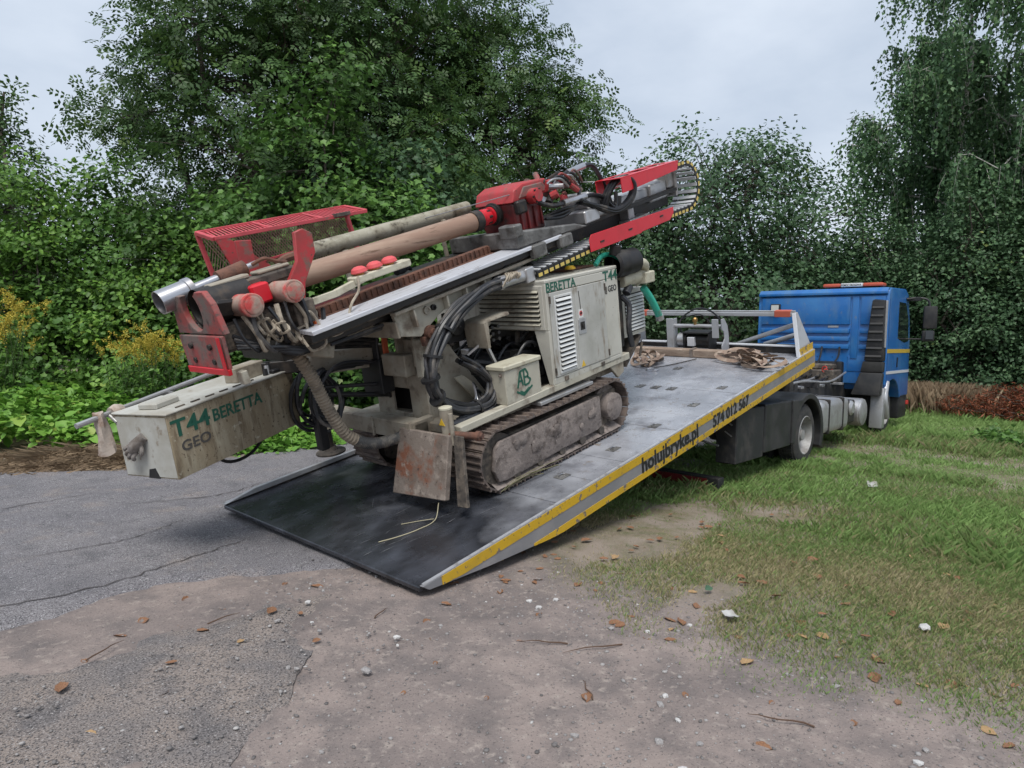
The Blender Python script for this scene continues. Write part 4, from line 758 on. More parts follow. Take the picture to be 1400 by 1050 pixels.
b = MM(); b.lathe((2.50, 1.03, .34), (0,-1,0), [(0,.065),(.07,.065),(.075,.05),(.09,.05),(.09,0)], 20, False); part(b, 'bearing_boss', 'red', hd)
for k in range(6):
    t = 2*math.pi*k/6; b = MM(); b.cyl((2.50+.054*math.cos(t), .97, .34+.054*math.sin(t)), (2.50+.054*math.cos(t), .945, .34+.054*math.sin(t)), .009, n=6); part(b, 'bolt', 'dark', hd)
b = MM(); b.box(2.28, 2.40, .99, 1.05, .23, .34); part(b, 'dark_block', 'dark', hd, .015)
b = MM(); b.lathe((2.30, 1.25, .265), (-1,0,0), [(-.05,.10),(0,.10),(.01,.085),(.05,.085),(.055,.095),(.065,.095),(.07,.08),(.09,.08)], 24); part(b, 'spindle_seal', 'dark', hd)
b = MM(); b.lathe((2.22, 1.25, .262), (-1,0,0), [(0,.072),(.03,.072),(.035,.055),(.06,.055),(.065,.07),(.12,.07),(.13,.06),(.16,.06)], 24); sp = part(b, 'spindle', 'redbright', hd)
for k in range(8):
    t = 2*math.pi*k/8; b = MM(); b.cyl((2.13, 1.25+.062*math.cos(t), .262+.062*math.sin(t)), (2.165, 1.25+.062*math.cos(t), .262+.062*math.sin(t)), .013, n=6); part(b, 'bolt', 'dark', sp)
rs = np.random.RandomState(5)
for k in range(26):                                                             # hydraulic motor and fittings
    b = MM(); x, y, c = rs.uniform(2.66, 3.06), rs.uniform(.98, 1.36), rs.uniform(.24, .42); d = rs.normal(0, 1, 3); d /= np.linalg.norm(d); L_ = rs.uniform(.05, .13)
    b.cyl((x, y, c), tuple(np.array((x, y, c))+d*L_), rs.uniform(.018, .04), n=10); part(b, 'fitting', ('redmud', 'steel', 'red', 'dark')[k % 4], hd)
for (x, y, c, r_, L_) in ((2.66, 1.12, .34, .06, .22), (2.66, 1.36, .34, .06, .22)):
    b = MM(); b.lathe((x, y, c), (1,0,0), [(0,r_),(.1,r_),(.105,r_*.8),(L_-.04,r_*.8),(L_-.03,r_*.95),(L_,r_*.95),(L_+.01,0)], 20, False); part(b, 'hydraulic_motor', 'redmud', hd)
b = MM(); b.box(2.80, 2.92, 1.0, 1.16, .36, .42); part(b, 'valve_block', 'red', hd, .01)
b = MM(); b.box(2.98, 3.08, 1.02, 1.09, .31, .37); part(b, 'valve_block', 'redmud', hd, .01)
for k in range(6): hose([(2.70+.06*k, 1.0, .40), (2.74+.06*k, .97, .425+.015*(k % 3)), (2.84+.05*k, .96, .41), (2.95+.04*k, .98, .33)], .011, 'small_pipe', ('steel', 'rubber', 'redmud')[k % 3], hd)
for k in range(3): hose([(2.62, 1.02+.05*k, .12), (2.8, .97, .10+.03*k), (3.0, .96, .16), (3.12, 1.0, .22+.04*k)], .015, 'hose', 'rubber', hd)
hose([(2.95, 1.05, .42), (3.1, 1.05, .445), (3.25, 1.05, .45), (3.42, 1.05, .44), (3.5, 1.04, .33), (3.55, 1.02, .17), (3.57, 1.0, .04), (3.6, .95, .02), (3.64, .95, .1)], .022, 'hose', 'rubber', hd)
hose([(2.48, .98, .30), (2.56, .95, .25), (2.69, .95, .215), (2.91, .95, .205), (3.2, .95, .20), (3.38, .95, .14), (3.48, .94, .04), (3.56, .95, .03), (3.62, .97, .15)], .02, 'hose', 'rubber', hd)
for a0, a1 in (((3.05, 1.05, .435), (3.3, 1.05, .455)), ((2.80, .95, .21), (3.12, .95, .205))): b = MM(); b.cyl(a0, a1, .03, n=12); part(b, 'hose_fitting', 'steel', hd)
for k in range(6):
    dy, dc = .03*(k % 3), .02*(k//3)
    hose([(3.02, .92+dy*.5, .19-dc), (3.2, .86+dy*.4, .07+dc), (3.36, .80+dy*.5, .0+dc), (3.54, .76+dy*.6, .06+dc), (3.60, .74+dy*.7, .19), (3.54, .78+dy, .285), (3.44, .84+dy, .24), (3.38, .90+dy, .12), (3.36, .92+dy, .02)], .019, 'hose', 'rubber', hd)
# grey feed gear beyond the head
b = MM(); b.box(2.98, 3.2, .88, 1.35, -.02, .09); b.hexa([(3.2,.95,-.03),(3.9,.95,-.05),(3.9,1.4,-.05),(3.2,1.4,-.03),(3.2,.95,.04),(3.9,.95,.0),(3.9,1.4,.0),(3.2,1.4,.04)]); fe = part(b, 'feed_carriage', 'silver', RG, .01)
b = MM(); b.obox((3.3, 1.12, .12), (.35, .3, .16), (0, .25, .15)); b.cyl((3.15, 1.2, .16), (3.45, 1.2, .12), .07); part(b, 'feed_motor', 'silver', fe, .02)
b = MM(); b.box(3.6, 4.45, 1.0, 1.25, -.05, .08); part(b, 'feed_cylinder', 'alu', fe, .012)
b = MM(); b.box(4.2, 4.52, .97, 1.3, -.08, .10); b.lathe((4.5, 1.12, .02), (1,0,0), [(0,.10),(.12,.11),(.14,.14),(.17,.14)], 20); part(b, 'end_casting', 'silver', fe, .015)
b = MM(); b.box(4.53, 4.68, .96, 1.3, .0, .16); b.box(4.64, 4.68, .93, 1.34, -.1, .18); part(b, 'end_block', 'silver', fe, .012)
b = MM(); b.box(3.7, 3.8, .92, 1.1, -.14, -.04); b.box(3.66, 4.0, .88, 1.02, -.17, -.141); part(b, 'carriage_foot', 'silver', fe, .006)
# cable chain
lk = MB(); lw = .135
for y in (-lw, lw-.014): lk.box(-.035, .035, y, y+.014, -.045, .012)
lk.box(-.012, .012, -lw+.01, lw-.01, -.044, -.030)
link_me = lk.mesh('link', 'black', .004)
rung = MB(); rung.box(-.017, .017, -lw+.002, lw-.002, .0125, .021); rung_me = rung.mesh('rung', 'rung')
mk = MB(); mk.box(-.024, .024, -lw-.002, -lw+.001, -.042, -.014); mk_me = mk.mesh('yellow_mark', mat('yellow_chain_mark', (.62, .47, .12), .5))
ch0 = MM(); ch0.box(2.0, 2.10, .79, 1.0, -.28, -.16); chain = part(ch0, 'cable_chain', 'silver', RG, .008)
pathc = [(2.14+.072*k, -.215+.02*math.sin(k/34*math.pi), 0) for k in range(34)]
cx_, cc_, rr_ = 4.58, -.005, .21
pathc += [(cx_+rr_*math.sin(q), cc_-rr_*math.cos(q), q) for q in np.arange(.12, math.pi, .072/rr_)]
pathc += [(4.54-.072*k, cc_+rr_+.0, math.pi) for k in range(13)]
ct, st = math.cos(PHI), math.sin(PHI)
RMT = Matrix(((ct, 0, -st), (-.045, 1, 0), (st, 0, ct)))      # mast axes seen in the bed frame
for a_, c_, q in pathc:
    p = MT(a_, .90, c_); mt = Matrix.Translation(p) @ (Matrix.Rotation(-PHI, 3, 'Y') @ Matrix.Rotation(-.045, 3, 'Z') @ Matrix.Rotation(-q, 3, 'Y')).to_4x4()
    l_ = obj('link', link_me, chain, mt)
    obj('rung', rung_me, chain, mt); obj('yellow_mark', mk_me, chain, mt)
plate_poly([(2.80, .748, -.235), (3.6, .748, -.26), (3.62, .748, -.25), (4.13, .748, -.255), (4.21, .748, -.20), (4.22, .748, -.145), (2.84, .748, -.09), (2.80, .748, -.13)], (0, -.006, 0), 'chain_guard', 'redbright', RG, .002)
gd = bpy.data.objects['chain_guard']
for a_ in (2.95, 3.4, 3.95): b = MM(); b.box(a_, a_+.06, .738, .7415, -.19, -.175); part(b, 'slot', 'dark', gd)
plate_poly([(3.40, .745, .155), (3.52, .745, .155), (4.38, .745, .19), (4.42, .745, .27), (3.40, .745, .285)], (0, .008, 0), 'upper_trough', 'redbright', RG, .002)
tg = bpy.data.objects['upper_trough']
plate_poly([(3.40, 1.02, .155), (4.38, 1.02, .19), (4.42, 1.02, .27), (3.40, 1.02, .285)], (0, .008, 0), 'trough_side', 'redbright', tg, .002)
for y0_, y1_ in ((.745, .82), (.975, 1.028)): b = MM(); b.hexa([(3.40,y0_,.286),(4.42,y0_,.271),(4.42,y1_,.271),(3.40,y1_,.286),(3.40,y0_,.292),(4.42,y0_,.277),(4.42,y1_,.277),(3.40,y1_,.292)]); part(b, 'trough_top', 'redbright', tg)
for a_ in (3.40, 3.72, 4.04, 4.34): b = MM(); z_ = .286-.0147*(a_-3.4); b.box(a_, a_+.07, .821, .974, z_, z_+.005); part(b, 'trough_rib', 'redbright', tg)
b = MM(); b.tube([(2.32, 1.05, .40), (1.75, 1.6, .36), (1.6, 1.9, .35)], .004, 5); b.tube([(2.9, 1.4, .42), (3.45, 1.02, .28)], .004, 5); part(b, 'guy_wire', 'steel', hd)
# ---------------- power pack hood
H0S, H1S, HY, HL, HB, HT = 2.10, 3.16, .60, 1.95, .63, 1.505
hdm = MB()
hdm.box(H0S, H1S, HY, HL, HT-.03, HT)                                          # roof
hdm.box(H0S, H0S+.02, HY, HL, 1.09, HT-.03)                                    # front wall above the bay
hdm.hexa([(H0S,HY,HB),(H0S+.02,HY,HB),(H0S+.02,HY+.05,HB),(H0S,HY+.05,HB),(H0S,HY,1.09),(H0S+.02,HY,1.09),(H0S+.02,HY+.16,1.09),(H0S,HY+.16,1.09)])
hdm.box(H1S-.02, H1S, HY, HL, HB, HT-.03)
hdm.box(H0S+.02, H1S-.02, HL-.02, HL, HB, HT-.03)
hdm.box(H0S+.02, H1S-.02, HY, HY+.02, 1.40, HT-.03); hdm.box(H0S+.02, H1S-.02, HY, HY+.02, HB, .685); hdm.box(H0S+.02, 2.135, HY, HY+.02, .685, 1.40); hdm.box(2.935, H1S-.02, HY, HY+.02, .685, 1.40)
hood = part(hdm, 'hood', 'hood', RG, .006)
b = MB(); b.box(2.4, 2.42, HY+.03, HL-.02, HB, 1.46); part(b, 'bulkhead', 'dark', hood)
for s0, s1, nm in ((2.139, 2.475, 'door'), (2.479, 2.931, 'door')):
    b = MB(); b.box(s0, s1, HY-.004, HY+.012, .689, 1.396); d_ = part(b, nm, 'door', hood, .003)
    if s0 < 2.2:
        for (a0, a1, h0, h1) in ((2.19, 2.21, .71, 1.365), (2.415, 2.435, .71, 1.365), (2.21, 2.415, .71, .73), (2.21, 2.415, 1.345, 1.365)): b = MB(); b.box(a0, a1, HY-.011, HY-.004, h0, h1); part(b, 'louvre_frame', 'louvre', d_, .002)
        b = MB(); b.box(2.21, 2.415, HY-.0055, HY-.0045, .73, 1.345); part(b, 'vent_opening', 'dark', d_)
        for k in range(16): b = MB(); b.obox((2.3125, HY-.014, .75+.0383*k), (.205, .024, .006), (R(52), 0, 0)); part(b, 'slat', 'louvre', d_)
    for h in (.74, 1.34): b = MB(); b.cyl(((s0-.002) if s0 < 2.2 else (s1+.002), HY-.008, h-.03), ((s0-.002) if s0 < 2.2 else (s1+.002), HY-.008, h+.03), .009, n=10); part(b, 'hinge', 'darkmud', d_)
    if s0 > 2.2:
        b = MB(); b.box(2.50, 2.61, HY-.009, HY-.004, .985, 1.12); part(b, 'latch_plate', 'silver', d_, .003)
        b = MB(); b.box(2.525, 2.585, HY-.014, HY-.009, 1.02, 1.09); b.cyl((2.555, HY-.014, 1.055), (2.555, HY-.022, 1.055), .016); part(b, 'latch', 'dark', d_, .002)
        b = MB(); b.box(2.515, 2.58, HY-.006, HY-.004, 1.125, 1.20); part(b, 'notice_sticker', 'whiteink', d_)
        b = MB(); b.lathe((2.547, HY-.006, 1.165), (0,-1,0), [(0,.022),(.002,.022),(.002,.014),(.0,.014)], 20, False); part(b, 'prohibition_ring', 'redink', d_)
        b = MB(); b.box(2.535, 2.56, HY-.008, HY-.006, 1.155, 1.175); part(b, 'sticker_print', 'blackink', d_)
        b = MB(); b.prism([(2.50, HY-.004, .70), (2.56, HY-.004, .70), (2.53, HY-.004, .755)], (0, -.002, 0)); part(b, 'warning_sticker', 'yellowink', d_)
        b = MB(); b.tube([(2.548, HY-.006, 1.2), (2.545, HY-.006, 1.27), (2.535, HY-.006, 1.36)], .003, 5); part(b, 'pull_cord', 'dark', d_)
b = MB()
for (y0, y1, h0, h1) in ((.63, .67, 1.10, 1.46), (1.36, 1.40, 1.10, 1.46), (.67, 1.36, 1.10, 1.13), (.67, 1.36, 1.43, 1.46)): b.box(H0S-.012, H0S, y0, y1, h0, h1)
gr = part(b, 'front_grille', 'hood', hood, .003)
b = MB(); b.box(H0S-.003, H0S-.001, .67, 1.36, 1.13, 1.43); part(b, 'grille_opening', 'dark', gr)
for k in range(8): b = MB(); b.obox((H0S-.016, 1.015, 1.147+.0385*k), (.030, .69, .008), (0, R(-40), 0)); part(b, 'slat', 'beige', gr)
text('BERETTA', .105, (2.105, HY-.0012, 1.405), (1,0,0), (0,0,1), 'green', 'lettering', hood, .02, .41)
text('T44', .125, (2.925, HY-.0012, 1.385), (1,0,.0), (0,0,1), 'green', 'lettering', hood, .02, .23)
text('GEO', .075, (2.99, HY-.0012, 1.285), (1,0,0), (0,0,1), 'blackink', 'lettering', hood, .015, .14)
b = MB()
for k in range(3): b.box(2.945+.012*k, 2.951+.012*k, HY-.0025, HY-.0005, 1.28-.008*(k == 1), 1.335)
b.box(2.945, 2.975, HY-.0025, HY-.0005, 1.27, 1.278); part(b, 'emblem', 'greydark', hood)
for s_ in (2.25, 2.8): b = MB(); b.box(s_, s_+.05, HY-.012, HY, .635, .675); part(b, 'hood_catch', 'darkmud', hood, .004)
b = MB(); b.prism([(3.0, HY+.01, HB), (3.18, HY+.01, HB), (3.18, HY+.01, .50), (3.08, HY+.01, .46), (2.96, HY+.01, .58)], (0, .03, 0)); part(b, 'rear_bracket', 'beige_dirty', hood, .005)
# engine bay contents: manifold, valves, pipes
rs = np.random.RandomState(21)
bay = part(MB().box(2.0, 2.38, .86, 1.9, .58, .66), 'engine_bay', 'dark', RG, .01)
for k in range(26):
    x, y, z = rs.uniform(1.85, 2.36), rs.uniform(.78, 1.75), rs.uniform(.64, 1.05); b = MB()
    if k % 2: b.obox((x, y, z), (rs.uniform(.05, .14), rs.uniform(.05, .14), rs.uniform(.04, .1)), (0, 0, rs.uniform(-.3, .3)))
    else:
        d = rs.normal(0, 1, 3); d /= np.linalg.norm(d); b.cyl((x, y, z), tuple(np.array((x, y, z))+d*rs.uniform(.06, .16)), rs.uniform(.014, .035), n=10)
    part(b, ('valve', 'coupling')[k % 2 == 0], ('dark', 'black', 'black', 'steel', 'darkmud')[k % 5], bay, .004 if k % 2 else 0)
for k in range(9):
    y = .8+.1*k; b = MB(); b.tube(smooth_path([(1.75+.03*k, y, .60), (1.85, y+.06*rs.rand(), .78+.1*rs.rand()), (2.05, y, .9+.12*rs.rand()), (2.3, y-.05, .85)]), .014, 7); part(b, 'bay_hose', 'rubber', bay)
b = MB(); b.box(1.8, 2.1, .95, 1.65, .60, .88); part(b, 'pump_block', 'black', bay, .02)
# control valve console with levers
b = MB(); b.hexa([(1.52,.74,1.06),(1.55,.74,1.06),(1.55,.97,1.06),(1.52,.97,1.06),(1.50,.74,1.26),(1.55,.74,1.28),(1.55,.97,1.28),(1.50,.97,1.26)]); b.hexa([(1.50,.74,1.26),(1.80,.74,1.28),(1.80,.97,1.28),(1.50,.97,1.26),(1.53,.75,1.285),(1.80,.75,1.305),(1.80,.96,1.305),(1.53,.96,1.285)]); b.box(1.52, 1.80, .955, .97, 1.06, 1.27)
cs = part(b, 'control_console', 'beige_dirty', RG, .01, 2)
for i in range(3):
    for j in range(3): b = MB(); x, z = 1.60+.07*i, 1.10+.05*j; b.cyl((x, .90, z), (x-.02, .80, z), .014, n=8); part(b, 'spool', 'black', cs)
b = MB(); b.lathe((1.42, .99, 1.26), (0,-1,0), [(0,.085),(.04,.085),(.05,.06),(.055,.02),(.07,.02),(.07,0)], 22, False); b.box(1.35, 1.52, .99, 1.05, 1.12, 1.36); part(b, 'swivel_block', 'black', cs, .006)
b = MB(); b.lathe((1.42, .93, 1.26), (0,-1,0), [(0,.02),(.004,.02),(.004,.008),(.0045,0)], 16, False); part(b, 'dial', 'whiteink', cs)
# tool box with emblem
b = MB(); b.box(1.52, 1.945, .605, .78, .615, .885); tbx = part(b, 'tool_box', 'beige', RG, .006)
b = MB(); b.box(1.505, 1.96, .592, .79, .887, .925); part(b, 'lid', 'cream', tbx, .008)
b = MB(); b.box(1.513, 1.5195, .63, .66, .84, .87); b.cyl((1.512, .645, .85), (1.50, .645, .85), .009); part(b, 'lock', 'rust', tbx)
b = MB(); y = .6035
def stroke(x0, z0, x1, z1, w_=.016): b.bar((1.74+x0, y, .75+z0), (1.74+x1, y, .75+z1), .003, w_, (0, 0, 1)) if abs(z1-z0) < 1e-6 else b.bar((1.74+x0, y, .75+z0), (1.74+x1, y, .75+z1), w_, .003, (0, 1, 0))
for s_ in ((-.085,-.03,-.045,.095),(-.02,-.02,-.045,.095),(-.072,.02,-.025,.02),(-.045,.095,.02,.105),(.02,.105,.05,.06),(.0,.10,.0,-.025),(.0,.04,.05,.04),(.05,.06,.04,.035),(.04,.035,.075,.01),(.075,.01,.05,-.02),(.05,-.02,.0,-.025),(-.10,-.055,-.02,-.10),(-.02,-.10,.09,-.045),(-.06,-.06,-.015,-.085),(-.015,-.085,.05,-.055)): stroke(*s_)
part(b, 'emblem', 'green', tbx)
# rear: air cleaner, cooler with grille, pipes
b = MB(); b.lathe((3.18, .66, 1.50), (.9, -.15, .05), [(0,.10),(.02,.125),(.1,.125),(.11,.13),(.14,.13),(.15,.12),(.30,.12),(.31,.10),(.33,.03),(.33,0)], 28, False); b.cyl((3.2, .64, 1.6), (3.2, .62, 1.68), .05); ac = part(b, 'air_cleaner', 'black', RG)
b = MB(); b.tube(smooth_path([(3.38, .58, 1.48), (3.5, .55, 1.49), (3.62, .58, 1.44), (3.66, .65, 1.34), (3.6, .7, 1.28)]), .045, 12); part(b, 'intake_pipe', 'cream', ac)
b = MB(); b.tube(smooth_path([(3.0, .72, 1.53), (3.12, .72, 1.60), (3.28, .70, 1.585), (3.45, .66, 1.46), (3.56, .62, 1.36)]), .022, 10); part(b, 'teal_hose', 'teal', ac)
b = MB(); b.tube(smooth_path([(3.60, .60, 1.24), (3.70, .58, 1.11), (3.79, .57, .97), (3.83, .57, .90)]), .036, 12); part(b, 'teal_hose', 'teal', ac)
b = MB(); b.lathe((3.82, .57, .93), (.3,0,-1), [(0,.042),(.05,.042),(.05,.03)], 14); part(b, 'hose_clamp', 'silver', ac)
b = MB(); b.cyl((3.3, .66, 1.34), (3.62, .62, 1.36), .065); b.box(3.55, 3.72, .53, .66, 1.28, 1.39); part(b, 'filter_head', 'cream', ac, .01)
b = MB(); b.box(3.22, 3.30, .66, 1.6, .72, 1.35); b.box(3.30, 3.40, .72, 1.55, .75, 1.25); part(b, 'cooler_core', 'dark', RG, .008)
b = MB(); b.box(3.40, 3.80, .72, 1.5, .77, 1.23); cl = part(b, 'cooler_box', 'hood', RG, .012, 2)
b = MB(); b.box(3.44, 3.77, .716, .719, .81, 1.19); part(b, 'grille_opening', 'dark', cl)
for k in range(11): b = MB(); b.obox((3.605, .710, .835+.033*k), (.33, .024, .007), (R(48), 0, 0)); part(b, 'slat', 'louvre', cl)
b = MB(); b.tube(smooth_path([(3.3, .66, 1.2), (3.36, .62, 1.1), (3.33, .62, .9), (3.4, .64, .7)]), .028, 8); b.cyl((3.34, .63, 1.22), (3.4, .63, 1.28), .04); part(b, 'coolant_pipe', 'hosegrey', cl)
b = MB(); b.hexa([(3.4,.72,.48),(3.7,.72,.72),(3.75,1.2,.72),(3.4,1.2,.48),(3.4,.72,.52),(3.7,.72,.76),(3.75,1.2,.76),(3.4,1.2,.52)]); b.cyl((3.62, .7, .55), (3.68, .7, .68), .012); part(b, 'rear_tray', 'darkmud', RG, .004)
b = MB(); b.prism([(2.7, .85, HT+.002), (3.1, .8, HT+.002), (3.14, 1.2, HT+.002), (2.6, 1.3, HT+.002)], (0, 0, .02)); part(b, 'rubber_mat', 'rustbar', hood, .006)
b = MB(); b.lathe((2.72, .80, HT+.024), (0,0,1), [(0,.05),(.012,.05),(.03,.03),(.032,0)], 16, False); part(b, 'filler_cap', 'yellowink', hood)
# ---------------- hose bundle looping from the mast into the frame
PB = [(2.05,.76,1.56),(1.82,.76,1.54),(1.57,.75,1.515),(1.31,.75,1.43),(1.10,.75,1.29),(.96,.75,1.12),(.91,.75,.97),(.95,.75,.82),(1.10,.75,.70),(1.32,.75,.64),(1.49,.76,.66),(1.55,.78,.76),(1.46,.82,.90),(1.32,.86,1.01),(1.24,.9,1.15)]
rs = np.random.RandomState(31)
hbn = None
for k in range(12):
    t = 2*math.pi*k/9; o = np.array([.0, .034*math.cos(t), .034*math.sin(t)]) if k < 9 else rs.normal(0, .012, 3)
    P = []
    for i, p in enumerate(PB):
        f = .8+.5*math.sin(math.pi*i/len(PB))
        P.append(np.array(p)+np.array([o[2]*-.7*(1 if 3 < i < 12 else .2), o[1]*f, o[2]*f])+rs.normal(0, .007, 3))
    e = 14 - (k % 3)
    b = MB(); b.tube(smooth_path(P[:e], 5), .0155 if k % 3 else .019, 7); o_ = part(b, 'hose', 'hosegrey' if k % 3 else 'rubber', RG if hbn is None else hbn)
    if hbn is None: hbn = o_; hbn.name = 'hose_bundle'
for p, q in ((4, .07), (5, .072), (6, .072), (7, .07), (9, .068)):
    a0, a1 = Vector(PB[p]), Vector(PB[p+1]); b = MB(); d = (a1-a0).normalized()*.010; b.cyl(a0-d, a0+d, q, n=20); part(b, 'cable_tie', 'black', hbn)
b = MB(); b.cyl((2.0, .77, 1.555), (2.16, .78, 1.575), .05, n=16); b.cyl((1.72, .76, 1.53), (2.02, .765, 1.555), .056, n=16); part(b, 'sleeve', 'silver', hbn)
for k in range(9):
    b = MB(); x = 1.72+.02*k; b.tube(smooth_path([(x, .71+.005*k, 1.51), (x+.05, .70, 1.57+.02*rs.rand()), (x+.1, .76, 1.60)]), .007, 5); part(b, 'cord_wrap', 'rope', hbn)
for k in range(4): hose([(1.75, .80+.02*k, 1.56), (1.92, .82+.02*k, 1.66+.02*k), (2.15, .84+.02*k, 1.68+.01*k), (2.28, .85+.02*k, 1.62)], .009, 'thin_hose', 'hosegrey' if k % 2 else 'rubber', hbn, MB, 6)
for k in range(7): hose([(1.34+.02*k, .80, .62), (1.40+.02*k, .82+.02*k, .72), (1.44+.015*k, .88, .80-.02*k), (1.55, .95, .66)], .009, 'thin_hose', ('steel', 'hosegrey', 'rubber')[k % 3], hbn, MB, 6)
for k in range(5): hose([(1.02+.05*k, .72+.02*k, .60), (1.25, .70+.02*k, .585+.015*k), (1.45, .72+.02*k, .60+.01*k), (1.6, .8, .6)], .017, 'hose', 'hosegrey', hbn, MB, 7)
for k in range(4): hose([(1.50, .88+.02*k, .95-.03*k), (1.60+.03*k, .86, .80), (1.72+.03*k, .84+.03*k, .64)], .02, 'hose', 'rubber', hbn, MB, 7)
b = MB(); b.bar((1.55, .82, 1.14), (1.70, .80, .78), .03, .02); b.bar((1.44, .9, 1.02), (1.60, .8, 1.14), .016, .016); part(b, 'lever', 'silver', RG)
# corrugated sleeve hanging from the mast foot
P = smooth_path([(.17,1.2,1.29),(.25,1.2,1.11),(.30,1.2,.95),(.36,1.2,.79),(.45,1.2,.63),(.62,1.19,.515),(.82,1.16,.49),(1.01,1.12,.51),(1.14,1.06,.53)], 14)
cut = int(len(P)*.55)
for seg_, mm in ((P[:cut], 'corr'), (P[cut-1:], 'corrblack')):
    Pf = smooth_path(seg_, 2); b = MB(); b.tube(Pf, [(.047 if (i//2) % 2 else .038) if mm == 'corr' else .042+.003*(i % 2) for i in range(len(Pf))], 12); part(b, 'corrugated_sleeve', mm)
for k in range(7):
    oy, oz = .03*math.cos(k*.9), .03*math.sin(k*.9)
    hose([(-.10, 1.2+oy, 1.52+oz), (-.04, 1.2+oy, 1.49+oz), (.09, 1.2+oy, 1.40+oz), (.17, 1.2+oy*.6, 1.29+oz*.6), (.22, 1.2, 1.18)], .015, 'hose', 'hosegrey' if k % 2 else 'corr', RG, MB, 7)
rs = np.random.RandomState(41)
for k in range(12):                                                             # coil of hoses behind the sleeve
    cx, cy, cz = .56+rs.normal(0, .03), 1.55+.03*k, .84+rs.normal(0, .03); r1, r2 = rs.uniform(.10, .19), rs.uniform(.16, .25); t0 = rs.uniform(0, 6)
    b = MB(); b.tube([(cx+r1*math.cos(t), cy+.02*math.sin(t*2), cz+r2*math.sin(t)) for t in np.linspace(t0, t0+rs.uniform(4, 6.2), 26)], .014, 6); part(b, 'hose_coil', 'rubber' if k % 3 else 'hosegrey')
for k in range(5): hose([(.46+.02*k, 1.5+.02*k, .90+.02*k), (.52, 1.5+.02*k, 1.0), (.66, 1.5+.02*k, 1.085-.012*k), (.86, 1.5+.02*k, 1.07-.012*k), (1.08, 1.5+.02*k, 1.0)], .012, 'hose', 'rubber' if k % 2 else 'hosegrey', RG, MB, 6)
for k in range(3): hose([(.40, 1.45+.05*k, 1.30-.02*k), (.62, 1.45+.05*k, 1.285-.03*k), (.85, 1.45+.05*k, 1.25-.03*k), (1.02, 1.45+.04*k, 1.20-.02*k)], .02, 'hose', 'rubber', RG, MB, 8)
for k in range(3): hose([(1.03, 1.40+.02*k, 1.38), (1.0, 1.42+.02*k, 1.26), (1.0, 1.45+.02*k, 1.12), (1.03, 1.46+.03*k, .9), (1.1, 1.5, .72)], .014, 'hose', 'rubber', RG, MB, 7)
for k in range(4): hose([(-.16+.05*k, 1.0, 1.60-.02*k), (-.10+.06*k, .98, 1.48-.02*k), (.0+.06*k, 1.02, 1.45), (.05+.07*k, 1.1, 1.56)], .010, 'hose', ('rope', 'hosegrey')[k % 2], RG, MB, 6)
for k in range(9):
    x = -.30+.055*k; hose([MT(x, .93, .20), MT(x+.03*math.sin(k*2), .90, .08), MT(x+.06, .92+.01*k, -.02-.02*(k % 3)), MT(x+.12, .98, -.03+.03*(k % 2)), MT(x+.2, 1.06, .05)], .009+.004*(k % 3), 'hose', ('rubber', 'rope', 'hosegrey', 'corr')[k % 4], RG, MB, 6)
for k in range(5): hose([MT(-.32, .98, .02+.02*k), MT(-.15, .93+.01*k, -.03), MT(.0, .95, -.09-.01*k), MT(.12, 1.0, -.16)], .014, 'hose', ('rubber', 'hosegrey')[k % 2], RG, MB, 7)
for c0, rr in ((MT(-.14, .91, .10), .045), (MT(-.05, .90, .06), .035), ((.12, .95, 1.44), .06), ((.16, .93, 1.40), .075)):
    b = MB(); b.tube([(c0[0]+rr*math.cos(t), c0[1]+.02*math.sin(3*t), c0[2]+rr*math.sin(t)) for t in np.linspace(0, 9, 26)], .010, 6); part(b, 'cord_loop', 'rope')
b = MB(); b.tube(smooth_path([(.16, .97, 1.56), (.20, .96, 1.50), (.19, .95, 1.44)]), .014, 7); part(b, 'orange_tie', 'orange')
b = MB(); b.cyl((.20, 1.15, 1.30), (.50, 1.02, 1.44), .035); b.obox((.28, 1.1, 1.30), (.2, .1, .1), (0, .3, .2)); part(b, 'mast_prop', 'beige_dirty', RG, .008)
# ---------------- side box with lettering, on its carrier beam
BY = R(17); bu = Vector((math.cos(BY), math.sin(BY), .02)); bw_ = Vector((-math.sin(BY), math.cos(BY), 0)); b0 = Vector((-.62, 1.50, .625)); bz = Vector((.02, .02, 1)).normalized()
LB, WB, HBX = 1.13, .50, .42
def bx(l, w_, h): return tuple(b0+bu*l+bw_*w_+bz*h)
BXX = lambda: MB(bx)
b = BXX(); b.hexa([(0,0,0),(LB,0,.0),(LB,WB,.0),(0,WB,0),(0,0,HBX),(LB,0,HBX),(LB,WB,HBX),(0,WB,HBX)]); boxo = part(b, 'storage_box', 'boxside', RG, .008, 2)
b = BXX(); b.box(-.004, -.001, .012, WB-.012, .012, HBX-.012); part(b, 'end_plate', 'boxface', boxo)
b = BXX(); b.box(-.01, LB, -.008, WB+.01, HBX+.001, HBX+.014); part(b, 'top_plate', 'boxface', boxo, .004)
for k in range(6): b = BXX(); b.box(.12+.12*k, .19+.12*k, .05, .062, HBX+.0145, HBX+.022); part(b, 'slot_lip', 'darkmud', boxo)
b = BXX(); b.obox((.17, .27, HBX+.033), (.20, .16, .045), (0, 0, .1)); part(b, 'raised_lid', 'boxface', boxo, .01)
b = BXX(); b.prism([(-.006, .17, .0), (-.006, .28, .0), (-.006, .26, .06), (-.006, .20, .07)], (.004, 0, 0)); part(b, 'drain_hole', 'black', boxo)
b = BXX(); b.box(.70, .98, .12, .24, HBX+.014, HBX+.12); part(b, 'carrier_stub', 'beige_dirty', boxo, .006)
